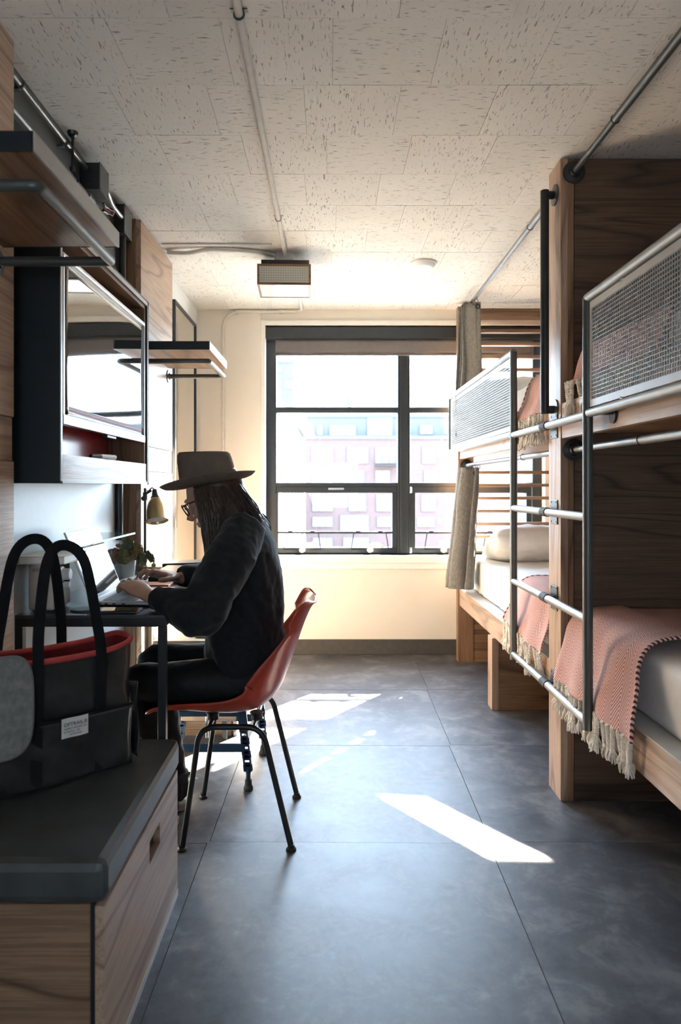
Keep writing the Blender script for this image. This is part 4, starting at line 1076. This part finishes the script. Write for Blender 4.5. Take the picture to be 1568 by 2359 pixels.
# hair: a close cap and many hanging locks
hr = M()
hr.ball(hp(-.022, 0, .026), .100, .082, .104, 26, ax=(hf, hs, hu))
random.seed(21)
def lock(root, mid, tip, r, n=7):
    j = lambda s: V((random.uniform(-s, s), random.uniform(-s, s), random.uniform(-s, s)))
    P = catmull([root, lerp(root, mid, .5)+j(.005), mid+j(.006), lerp(mid, tip, .55)+j(.008), tip+j(.006)], 5)
    k = len(P); hr.tube(P, [r*(.8+.35*math.sin(PI*i/(k-1)))*(1-.75*max(0, (i/(k-1)-.65)/.35)) for i in range(k)], n, flat=.55)
for i in range(330):
    s = -1 if i % 5 < 4 else 1                                   # most of the visible locks are on the camera's side
    t = random.random()                                          # 0 face edge, 1 nape
    u = lerp(449, 560, t); Yr = YC+s*(.080-.052*max(0, t-.55)/.45)
    root = at(u-4, lerp(1128, 1112, t), Yr)
    um = lerp(464, 585, t**1.05); vm = lerp(1195, 1175, t)
    mid = at(um+random.uniform(-5, 5), vm, YC+s*(.092-.05*max(0, t-.6)/.4))
    if t < .34: tip = at(lerp(478, 506, t/.34)+random.uniform(-7, 5), lerp(1286, 1262, t/.34)+random.uniform(-28, 12), YC+s*(.095+random.uniform(-.02, .01)))
    elif t < .66: tip = at(lerp(506, 560, (t-.34)/.32)+random.uniform(-6, 6), lerp(1258, 1216, (t-.34)/.32)+random.uniform(-16, 8), YC+s*(.118+random.uniform(-.02, .012)))
    else: tip = at(lerp(568, 616, (t-.66)/.34)+random.uniform(-8, 4), lerp(1208, 1222, (t-.66)/.34)+random.uniform(-12, 6), YC+s*random.uniform(.02, .09))
    lock(root, mid, tip, random.uniform(.0022, .0052), 6)
for i in range(110):                                              # back of the head
    q = random.uniform(-.07, .07)
    root = at(lerp(530, 556, random.random()), 1116, YC+q); mid = at(random.uniform(572, 592), 1168, YC+q*1.1); tip = at(random.uniform(596, 622), random.uniform(1200, 1226), YC+q*1.2)
    lock(root, mid, tip, random.uniform(.002, .0045), 6)
for i in range(26):                                              # thin loose strands
    t = random.random(); s = -1
    lock(at(452+10*t, 1150, YC-.088), at(468+14*t, 1215, YC-.094), at(474+22*t, random.uniform(1270, 1296), YC-.096), .0018, 5)
part('hair', hr, hairm, pe, smooth=True)

# hat
HB = at(481, 1116, YC); ht = math.radians(10.2)
hx = V((-math.cos(ht), 0, -math.sin(ht))); hz = V((-math.sin(ht), 0, math.cos(ht)))
hm = M()
def hatp(a, r): 
    an = a*2*PI; ca, sa = math.cos(an), math.sin(an)
    return ca, sa
rows = [(.088,.075,.0),(.094,.080,.002),(.112,.098,.0),(.135,.122,.001),(.155,.143,.006),(.168,.156,.015),(.1715,.1595,.019),(.168,.156,.0185),(.150,.138,.010),(.128,.114,.006),(.108,.093,.006),(.1025,.0865,.009),(.1005,.0845,.020),(.099,.083,.055),(.096,.080,.090),(.0925,.076,.108),(.085,.069,.1165),(.077,.061,.1165),(.070,.054,.108),(.05,.038,.103),(.02,.015,.102),(.001,.001,.102)]
n = 56
for a, b, z in rows:
    for k in range(n):
        an = 2*PI*k/n; ca, sa = math.cos(an), math.sin(an)
        zz = z+(.012*(sa*sa)*(max(0, a-.105)/.066) if a > .105 else 0)       # brim sides curl up a little
        zz += .013*ca*max(0, (z-.03)/.085)*(a < .098)                            # crown top leans back to level
        hm.v.append(HB+hx*(a*ca-(.006*(z/.11)*0))+hs*b*sa+hz*zz)
for i in range(len(rows)-1):
    for k in range(n): hm.f.append((i*n+k, i*n+(k+1)%n, (i+1)*n+(k+1)%n, (i+1)*n+k))
hat = part('hat', hm, hatm, pe, smooth=True)
bd = M()
for z, o in ((.010, .0015), (.010, .003), (.026, .003), (.026, .0015)):
    for k in range(n):
        an = 2*PI*k/n; bd.v.append(HB+hx*(.1008+o)*math.cos(an)+hs*(.0848+o)*math.sin(an)+hz*z)
for i in range(3):
    for k in range(n): bd.f.append((i*n+k, i*n+(k+1)%n, (i+1)*n+(k+1)%n, (i+1)*n+k))
part('hat_band', bd, plain('taupe_ribbon', (.19,.15,.12), .7), hat, smooth=True)
# glasses
gl = M()
for s in (-1, 1):
    C_ = hp(.104, s*.034, .006)
    pts = []
    for k in range(24):
        an = 2*PI*k/24; ca, sa = math.cos(an), math.sin(an)
        pts.append(C_+hs*(math.copysign(abs(ca)**.7, ca)*.025)+(hu*.98+hf*.12)*(math.copysign(abs(sa)**.7, sa)*.021))
    gl.tube(pts+pts[:1], .0026, 8)
    gl.tube([hp(.106, s*.058, .018), hp(.09, s*.078, .020), hp(.02, s*.083, .016), hp(-.02, s*.082, .006)], .0028, 8)
gl.tube(catmull([hp(.106, -.011, .010), hp(.110, 0, .014), hp(.106, .011, .010)], 4), .0024, 8)
ga = part('glasses', gl, glassf, pe, smooth=True)

# ================================================================ RIGHT SIDE: BUNKS
BX, DY0, DY1, EY0, EY1, NY0 = .875, 2.593, 2.733, 4.640, 4.705, .45
dv = top('bunk_divider', 'tall oak divider panel between the two bunk beds', 'panel', (1.4, 2.66, 0))
part('edge_board', B(BX, BX+.028, DY0, DY1, 0, CZ-.006), oakp['z'], dv, bevel=.002)
part('near_stile', B(BX+.028, BX+.030+.02, DY0+.001, DY0+.02, 0, CZ-.006), oak['z'], dv); part('far_stile', B(BX+.028, BX+.05, DY1-.02, DY1-.001, 0, CZ-.006), oak['z'], dv)
part('near_face', B(BX+.0525, XR-.002, DY0+.0015, DY0+.02, 0, CZ-.006), oakd['x'], dv)
part('far_face', B(BX+.0525, XR-.002, DY1-.02, DY1-.0015, 0, CZ-.006), oak['x'], dv)
part('core', B(BX+.03, XR-.002, DY0+.02, DY1-.02, 0, CZ-.006), oakd['z'], dv)

def bunk(label, ya, yb, far):
    t = top('bunk_bed', label, 'bunk bed', (1.4, (ya+yb)/2, 0), 'built in oak bunk beds')
    for nm, z0, z1 in (('lower', .384, .500), ('upper', 1.378, 1.507)):
        part(nm+'_side_rail', B(BX+.004, BX+.030, ya, yb, z0, z1), oakp['y'], t, bevel=.0015)
        part(nm+'_ledge', B(BX+.006, BX+.085, ya, yb, z1, z1+.004), palegrey if nm == 'lower' else greyedge, t)
        part(nm+'_platform', B(BX+.030, XR-.004, ya, yb, z0+.02, z1), oak['x'], t)
    # the support under the lower platform
    if far:
        for s0, s1 in ((3.644, 3.735),):
            part('support_panel', B(BX+.024, XR-.004, s0, s1, 0, .404), oak['x'], t); part('support_edge', B(BX-.012, BX+.024, s0-.002, s1+.002, 0, .384), oakp['z'], t, bevel=.001)
        part('end_base', B(BX+.10, XR-.004, EY0, EY1, 0, .384), oak['x'], t); part('end_post', B(BX-.006, BX+.10, EY0-.003, EY1, 0, 2.415), oak['z'], t, bevel=.001)
        part('head_board', B(BX+.10, XR-.004, EY0+.01, EY1-.01, 2.325, 2.405), oak['x'], t)
        z = 2.252
        while z > .52:
            if not 1.36 < z < 1.52: part('slat', B(BX+.10, XR-.004, EY0+.012, EY1-.012, z-.011, z+.011), oak['x'], t, bevel=.002)
            z -= .0876
    else:
        part('support_panel', B(BX+.024, XR-.004, .9, .99, 0, .404), oak['x'], t)
    return t
bunk('near oak bunk bed on the right, on the camera side of the divider', NY0, DY0, False)
bunk('far oak bunk bed beside the window, with slatted end', DY1, EY0, True)

# ladder between the bunks with its brackets
LX, UY0, UY1 = .838, 2.222, 3.120
ld_ = top('bunk_ladder', 'black and silver tube ladder bracketed to the divider edge', 'ladder', (LX, 2.66, .42))
for y in (UY0, UY1):
    part('upright', M().tube([(LX, y, .405), (LX, y, 1.808)], .0165, 18), darksteel, ld_, smooth=True)
for z in (1.430, 1.0965, .763, .430):
    rg_ = part('rung', M().tube([(LX, UY0+.006, z), (LX, UY1-.006, z)], .0150, 18), steel, ld_, smooth=True)
    br = M().tube([(LX, 2.630, z), (LX, 2.690, z)], .0178, 18).box(LX, BX-.004, 2.644, 2.676, z-.008, z+.008)
    part('collar', br, rubber, rg_)
    pl = M().box(BX-.005, BX, 2.622, 2.698, z-.048, z+.048)
    part('bracket_plate', pl, darksteel, rg_, bevel=.004)
    for dy in (-.028, .028):
        for dz in (-.038, .038): part('screw', M().lathe((BX-.005, 2.66+dy, z+dz), [(.0042, 0), (.0035, -.002)], 8, (1,0,0)), steel, rg_)
def guard(label, y_in, y_out):
    t = top('guard_rail', label, 'guard rail', (LX, (y_in+y_out)/2, 1.43), 'wire mesh guard rails on the upper bunks')
    s = 1 if y_out > y_in else -1
    part('top_rail', M().tube(fillet([(LX, y_in, 1.809), (LX, y_out, 1.809)], .01), .0150, 18), steel, t, smooth=True)
    part('bottom_rail', M().tube([(LX, y_in+.017*s, 1.434), (LX, y_out, 1.434)], .0150, 18), steel, t, smooth=True)
    part('end_post', M().tube([(LX, y_out, 1.42), (LX, y_out, 1.822)], .0150, 18), darksteel, t, smooth=True)
    a, b = sorted((y_in+.022*s, y_out-.02*s)); z0, z1, w = 1.452, 1.790, .022; x0, x1 = LX-.002, LX+.002
    part('mesh_frame', M().box(x0, x1, a, b, z0, z0+w).box(x0, x1, a, b, z1-w, z1).box(x0, x1, a, a+w*.6, z0+w, z1-w).box(x0, x1, b-w*.6, b, z0+w, z1-w), greyedge, t)
    m = M(); pitch = .0127
    k = 0
    while z0+w+pitch*k < z1-w: m.box(LX-.0013, LX+.0013, a+.01, b-.01, z0+w+pitch*k-.0011, z0+w+pitch*k+.0011); k += 1
    k = 0
    while a+.012+pitch*k < b-.012: m.box(LX-.0010, LX+.0014, a+.012+pitch*k-.0011, a+.012+pitch*k+.0011, z0+.01, z1-.01); k += 1
    part('wire_mesh', m, plain('wire_mesh_paint_'+('f' if s > 0 else 'n'), (.34,.345,.34), .45, metal=.2), t, kind='stuff')
    tabs = M()
    for q in (.15, .38, .62, .85):
        y = lerp(a, b, q); tabs.box(x0, x1, y-.008, y+.008, z1-.004, 1.800).box(x0, x1, y-.008, y+.008, 1.444, z0+.004)
    part('mesh_tab', tabs, greyedge, t, kind='stuff')
    ys = y_in+.11*s
    part('standoff', M().box(LX, BX+.006, ys-.012, ys+.012, 1.418, 1.430).lathe((BX+.002, ys, 1.415), [(.024, 0), (.024, -.006)], 18, (1,0,0)), blackp, t)
guard('near wire mesh guard rail on the upper bunk, cut by the right edge', UY0, .60)
guard('far wire mesh guard rail on the upper bunk by the window', UY1, 4.755)

gb = top('grab_bar', 'vertical black grab bar on the divider above the ladder', 'handle', (.834, 2.66, 1.49))
part('bar', M().tube([(.834, 2.655, 1.478), (.834, 2.655, 2.345)], .0165, 18), blackp, gb, smooth=False)
for z in (2.328, 1.494):
    part('standoff', M().tube([(.834, 2.655, z), (BX-.004, 2.655, z)], .0155, 16), blackp, gb)
    part('flange', M().lathe((BX, 2.655, z), [(.040, 0), (.040, -.005), (.022, -.007)], 26, (1,0,0)), darksteel, gb)

def rod(label, x, z, ya, yb, collar):
    t = top('curtain_rod', label, 'curtain rod', (x, (ya+yb)/2, z), 'curtain rods of the bunks'); pm_ = darksteel if z > 2 and ya < 1 else steel
    c = collar
    part('pole', M().tube([(x, ya, z), (x, c, z)], .0135, 16), pm_, t, smooth=True)
    part('inner_pole', M().tube([(x, c, z), (x, yb, z)], .0115, 16), pm_, t, smooth=True)
    part('collar', M().torus((x, c, z), .0125, .0035, (0,1,0), 20, 8), blackp, t, smooth=True)
    part('flange', M().lathe((x, yb, z), [(.042, 0), (.042, -.006), (.024, -.010), (.019, -.024)], 26, (0,1,0)), blackp, t)
    if ya > 1: part('flange', M().lathe((x, ya, z), [(.042, 0), (.042, .006), (.024, .010), (.019, .024)], 26, (0,1,0)), blackp, t)
rod('upper curtain rod of the near bunk, top right corner', .925, 2.388, .45, DY0, 2.215)
rod('lower curtain rod of the near bunk, under the upper bunk', .925, 1.335, .45, DY0, 2.03)
rod('upper curtain rod of the far bunk, under the ceiling', .925, 2.395, DY1, EY0, 3.16)
rod('lower curtain rod of the far bunk, above the pillow', .925, 1.335, DY1, EY0, 3.27)

# curtains gathered at the window end
def curtain(label, x0, y0, z0, z1, amp, lean, seed, y_len=.22):
    t = top('curtain', label, 'curtain', (.90, y0+.1, z0), 'grey linen bunk curtains')
    def fn(a, b):
        ph = a*2*PI*3.2; y = y0+y_len*a+.012*math.sin(ph*2+seed); z = lerp(z1, z0, b)
        am = amp*(.80+.30*b)*(1+.15*math.sin(a*9+seed))
        x = x0+am*math.sin(ph+.4+.35*b*math.sin(seed+a*5))+lean*b+.010*noise.noise(V((a*6, b*4, seed)))
        return V((x, y+.01*noise.noise(V((a*8, b*3, seed+5))), z)), (a, b)
    part('cloth', M().grid(fn, 110, 26), curt, t, smooth=True, solid=.003)
    seam = catmull([fn(.04, b)[0]+V((-.001, -.002, 0)) for b in [i/12 for i in range(13)]], 2); part('side_hem', M().tube(seam, .0026, 6), curt, t, smooth=True)
    for a in (.10, .40, .70):
        g = fn(a, .02 if z1 > 2 else .03)[0]; part('grommet', M().torus(g+V((0, -.004, -.012)), .013, .0045, (.25, 1, 0), 18, 8), blackp, t, smooth=True)
        part('hook', M().torus((.925, g.y, z1+.004), .021, .0018, (.3, 1, 0), 16, 6), blackp, t, smooth=True)
curtain('upper grey linen curtain gathered at the window end of the far bunk', .905, 4.36, 1.525, 2.372, .062, .0, 1.3)
curtain('lower grey linen curtain hanging over the far bunk mattress corner', .885, 4.28, .545, 1.312, .072, -.055, 4.1)

# mattresses with white duvets
def soft(name, label, cat, x0, x1, ya, yb, z0, z1, grp, wr=.012, rnd=.035, seed=0):
    m = B(x0+rnd*.3, x1, ya, yb, z0, z1); me = union(m, .022, 7, name)
    me2 = me
    def fn(p, n):
        topf = max(0, n.z)
        w = wr*(.55*noise.noise(V((p.x*6+seed, p.y*3.2, p.z*5)))+.45*abs(noise.noise(V((p.x*14, p.y*7+p.x*6, p.z*12+seed))))+.3*noise.noise(p*26))
        return p+n*w
    o = part(name, finish(me2, V(((x0+x1)/2, (ya+yb)/2, z0)), fn), cotton, None, loc=((x0+x1)/2, (ya+yb)/2, z0), sub=1)
    return props(o, label, cat, grp)
G = 'white mattresses on the bunks'
soft('mattress', 'white duvet covered mattress on the far lower bunk', 'mattress', BX+.060, XR-.02, DY1+.03, EY0-.03, .506, .715, G, .016, seed=3)
soft('mattress', 'white duvet covered mattress on the near lower bunk, right edge', 'mattress', BX+.060, XR-.02, NY0+.05, DY0-.02, .506, .700, G, .010, seed=7)
soft('mattress', 'white mattress on the far upper bunk behind the mesh guard', 'mattress', BX+.055, XR-.02, DY1+.03, EY0-.03, 1.513, 1.690, G, .012, seed=11)
soft('mattress', 'white mattress on the near upper bunk behind the mesh guard', 'mattress', BX+.055, XR-.02, NY0+.05, DY0-.02, 1.513, 1.690, G, .008, seed=15)
def pillow(label, c, lx, ly, lz, rx=0, rz_=0):
    m = M(); c = V(c); R = Matrix.Rotation(rz_, 3, 'Z') @ Matrix.Rotation(rx, 3, 'X')
    for s in (1, -1):
        def fn(a, b):
            x, y = a*2-1, b*2-1
            e = ((1-abs(x)**2.6)*(1-abs(y)**2.6))
            z = s*(max(e, 0)**.42)*lz/2
            px = x*(1-.06*(y*y)); py = y*(1-.06*(x*x))
            q = V((px*lx/2, py*ly/2, z)); w = .016*noise.noise(V((x*5, y*7, s*3)))+.010*abs(noise.noise(V((x*9+y*5, y*13, s))))
            q.z += s*w*max(e, 0)**.5
            return c+R @ q, (a, b)
        m.grid(fn if s > 0 else (lambda a, b: fn(1-a, b)), 30, 30)
    bm = bmesh.new(); me = mesh_of('pillow', m, c, True); bm.from_mesh(me); bmesh.ops.remove_doubles(bm, verts=bm.verts, dist=.0005); bm.to_mesh(me); bm.free()
    return props(part('pillow', me, cotton, None, loc=c, sub=1), label, 'pillow', 'white pillows on the bunks')
pillow('white pillow against the slats on the far lower bunk', (1.27, 4.36, .815), .56, .40, .21, -.42, .05)
pillow('white pillow on the far upper bunk behind the mesh guard', (1.25, 4.36, 1.775), .60, .40, .17, -.2, -.05)
pillow('white pillow on the near upper bunk behind the mesh guard, right edge', (1.25, 1.55, 1.765), .55, .45, .17, 0, .1)

# herringbone blankets with tassels
def tassel_mesh():
    m = M(); n = 7; L = .082
    for s in (0, PI):
        P = []
        for i in range(25):
            t = i/24; P.append(V((.0036*math.cos(t*34+s), .0036*math.sin(t*34+s), -L*t)))
        m.tube(P, .0040, n)
    m.ball((0, 0, -L), .0082, .0082, .0075, 10)
    for k in range(9):
        a = 2*PI*k/9*1.0; r = .003+.003*(k % 3)
        e = V((math.cos(a)*(.007+.006*random.random()), math.sin(a)*(.007+.006*random.random()), -L-.034-.008*random.random()))
        m.tube(catmull([(math.cos(a)*r*.6, math.sin(a)*r*.6, -L-.003), (math.cos(a)*r*1.5, math.sin(a)*r*1.5, -L-.018), e], 3), [.0032]*4+[.0026]*2+[.0018], 5)
    me = mesh_of('tassel', m, smooth=True); me.materials.append(ropem); return me
random.seed(5)
TM = [tassel_mesh() for _ in range(3)]
def blanket(label, prof_, y0, y1t, y1h, hem_x, n_t, seed, wav=.010, hemtilt=0.0, tl=1.0, y0h=None):
    """prof_: cross section points (x,z) from the inside of the bed to the hem; y0 edge fixed, y1 goes from y1t (top) to y1h (hem)"""
    P = catmull([(x, 0, z) for x, z in prof_], 10); N = len(P)-1
    cum = [0]
    for i in range(N): cum.append(cum[-1]+(P[i+1]-P[i]).length)
    y0h = y0 if y0h is None else y0h
    t = top('throw_blanket', label, 'blanket', (prof_[-1][0], (y0+y1h)/2, prof_[-1][1]), 'red herringbone throws on the bunks')
    def fn(a, b):
        f = b*N; i = min(int(f), N-1); p = lerp(P[i], P[i+1], f-i); tt = cum[i]/cum[-1]
        d = (P[min(i+1, N)]-P[max(i-1, 0)]).normalized(); nrm = V((-d.z, 0, d.x)); nrm = nrm if nrm.x < 0 or nrm.z > 0 else -nrm
        e = max(0, (tt-.35)/.65)**1.0
        ya = lerp(y0, y0h, e); yb = lerp(y1t, y1h, e); y = lerp(ya, yb, a)
        width = abs(y1h-y0)
        q = V((p.x, y, p.z))
        fold = wav*e*(math.sin(a*width*26+seed+e*1.2)*.7+.6*noise.noise(V((a*width*9, e*2, seed))))
        q += V((-1, 0, 0))*(fold+wav*.6*e)+nrm*(.006+.007*(1-e)*noise.noise(V((p.x*6, y*6, seed))))
        q.z += hemtilt*a*e
        return q, (a*abs(y1h-y0h), cum[i]+(cum[min(i+1, N)]-cum[i])*(f-i))
    part('cloth', M().grid(fn, max(24, int(abs(y1h-y0)*90)), 60), herr, t, smooth=True, solid=.005)
    part('edging', M().tube([fn(1.0, i/40)[0] for i in range(41)], .0058, 8), twist, t, smooth=True)
    org = ORG[t.name]
    for k in range(n_t):
        a = (k+.5)/n_t; q = fn(a, 1)[0]
        o = bpy.data.objects.new('tassel', TM[k % 3]); COL.objects.link(o); o.parent = t
        o.location = q-org+V((-.002, 0, .001)); o.rotation_euler = (random.uniform(-.16, .16), random.uniform(-.02, .14), random.uniform(0, 6)); o.scale = (1.1, 1.1, tl*random.uniform(.92, 1.08))
prl = lambda zt, zh, xi=1.55, x=.922: [(xi, zt), (1.25, zt+.002), (1.06, zt+.002), (.965, zt-.010), (x+.002, zt-.055), (x-.020, zt-.14), (x-.042, lerp(zt-.14, zh, .6)), (x-.050, zh)]
blanket('red herringbone throw with cream tassels on the near lower bunk', prl(.738, .470, x=.912), 2.570, 2.11, 1.925, 0, 23, 1.0, .012, tl=.92)
blanket('red herringbone throw with cream tassels on the far lower bunk', prl(.750, .515, x=.914), 2.772, 3.22, 3.36, 0, 17, 2.2, .010, .025, tl=1.0)
blanket('red herringbone throw with cream tassels on the far upper bunk', prl(1.716, 1.498, x=.925), 2.772, 3.06, 3.17, 0, 13, 3.4, .011, -.01, tl=1.05)
blanket('red herringbone throw behind the mesh of the near upper bunk', prl(1.722, 1.585, x=.935), 2.545, 1.90, 1.88, 0, 19, 5.1, .010, -.02, tl=1.0)

# ================================================================ OUTSIDE
stg = single('street', B(-90, 120, 12, 200, -16.2, -16), asphalt, 'grey street far below the window', 'street', (0, 60, -16)); stg['kind'] = 'structure'
def building(label, x0, x1, y0, y1, z1, mat, wins=(), roof=None, z0=-16):
    t = top('building', label, 'building', ((x0+x1)/2, (y0+y1)/2, z0))
    part('wall', B(x0, x1, y0, y1, z0, z1), mat, t)
    part('parapet', B(x0-.1, x1+.1, y0-.15, y0+.3, z1-.05, z1+.35), roof or greyf, t)
    for (a, b, c, d, nd) in wins:
        f = M(); w = .09
        f.box(a, b, y0-.12, y0+.02, c, c+w).box(a, b, y0-.12, y0+.02, d-w, d).box(a, a+w, y0-.12, y0+.02, c+w, d-w).box(b-w, b, y0-.12, y0+.02, c+w, d-w)
        for k in range(1, nd): x = lerp(a, b, k/nd); f.box(x-w/2, x+w/2, y0-.12, y0+.02, c+w, d-w)
        fo = part('window', f, winf, t); part('pane', B(a+w/2, b-w/2, y0-.03, y0-.01, c+w/2, d-w/2), winp, fo)
    return t
Yb = 85
def wpx(u0, u1, v0, v1, n): 
    a = at(u0, v1, Yb); b = at(u1, v0, Yb); return (a.x, b.x, a.z, b.z, n)
wins = [wpx(717,767,1029,1068,3), wpx(799,848,1029,1068,3), wpx(864,912,1029,1068,3), wpx(972,1003,1029,1068,1), wpx(1030,1062,1029,1068,2),
        wpx(717,767,1083,1122,3), wpx(791,839,1083,1122,3), wpx(864,898,1083,1122,2), wpx(976,1009,1083,1122,2),
        wpx(719,767,1139,1178,3), wpx(803,843,1139,1178,2), wpx(866,900,1139,1178,2), wpx(970,1003,1139,1178,2),
        wpx(719,766,1190,1214,3), wpx(783,849,1186,1226,4), wpx(868,902,1190,1214,2), wpx(960,1000,1190,1214,3), wpx(720,766,1238,1270,3), wpx(790,850,1238,1270,4)]
brk = building('pink brick apartment block across the street, seen through the window', -3.1, 34, Yb, Yb+14, 7.0, brickf, wins)
bm_ = M(); a = at(862, 1072, Yb); b = at(916, 1058, Yb); bm_.box(a.x, b.x, Yb-1.4, Yb, a.z-.1, a.z)
for k in range(14): x = lerp(a.x, b.x, k/13); bm_.box(x-.02, x+.02, Yb-1.4, Yb-1.36, a.z, a.z+1.0)
bm_.box(a.x, b.x, Yb-1.42, Yb-1.34, a.z+1.0, a.z+1.06); part('balcony', bm_, blackframe, brk)
Yb = 88
building('pale grey set back top storey above the brick block', -3.0, 32, Yb, Yb+10, 10.0, greyf, [wpx(729,744,978,1003,1), wpx(758,820,978,1004,3), wpx(845,904,962,1004,4), wpx(966,997,978,1001,2)], z0=7.05)
Yb = 45
wt = building('white apartment block with dark roof overhang at the left of the view', -16, -3.05, 40, 80, 6.5, whitef, [])
part('roof_overhang', B(-3.05, -1.75, 62, 76, 6.44, 6.75), plain('dark_soffit', (.16,.15,.14), .8), wt)
for k in range(7):
    fo = part('window', M().box(-3.08, -3.0, 44+k*4.6, 46.4+k*4.6, 2.6, 4.6).box(-3.08, -3.0, 44+k*4.6, 46.4+k*4.6, -1.0, 1.2), winf, wt)
    part('pane', M().box(-3.02, -2.98, 44.2+k*4.6, 46.2+k*4.6, 2.8, 4.4).box(-3.02, -2.98, 44.2+k*4.6, 46.2+k*4.6, -.8, 1.0), winp, fo)
Yb = 110
building('tall pale grey tower far behind the white block', -20, -5.9, 110, 124, 21.0, greyf, [wpx(640,650,842,858,1), wpx(655,672,876,896,2)])
rg2 = M()
for k in range(30): rg2.ball((random.uniform(-3.4, -2.2), 72+random.uniform(0, 4), 6.9+random.uniform(0, .9)), random.uniform(.15, .35), n=8)
single('roof_shrub', rg2, greenm, 'green shrub on the roof terrace of the white block', 'shrub', (-2.8, 74, 6.75), smooth=True)
chm = top('roof_vent', 'pale vent stack on the roof of the brick block', 'vent', (2.6, 92, 10))
part('stack', M().lathe((2.6, 92, 9.9), [(.30, 0), (.30, 2.3), (.45, 2.3), (.45, 3.4), (.2, 3.7)], 14), greyf, chm)
ac = single('roof_unit', M().box(6.2, 8.2, 92, 94, 10.3, 11.75).box(6.3, 8.1, 92.1, 93.9, 9.9, 10.3), plain('grey_roof_unit', (.25,.27,.29), .6), 'grey ventilation box on the roof of the brick block', 'vent', (7.2, 93, 9.9))
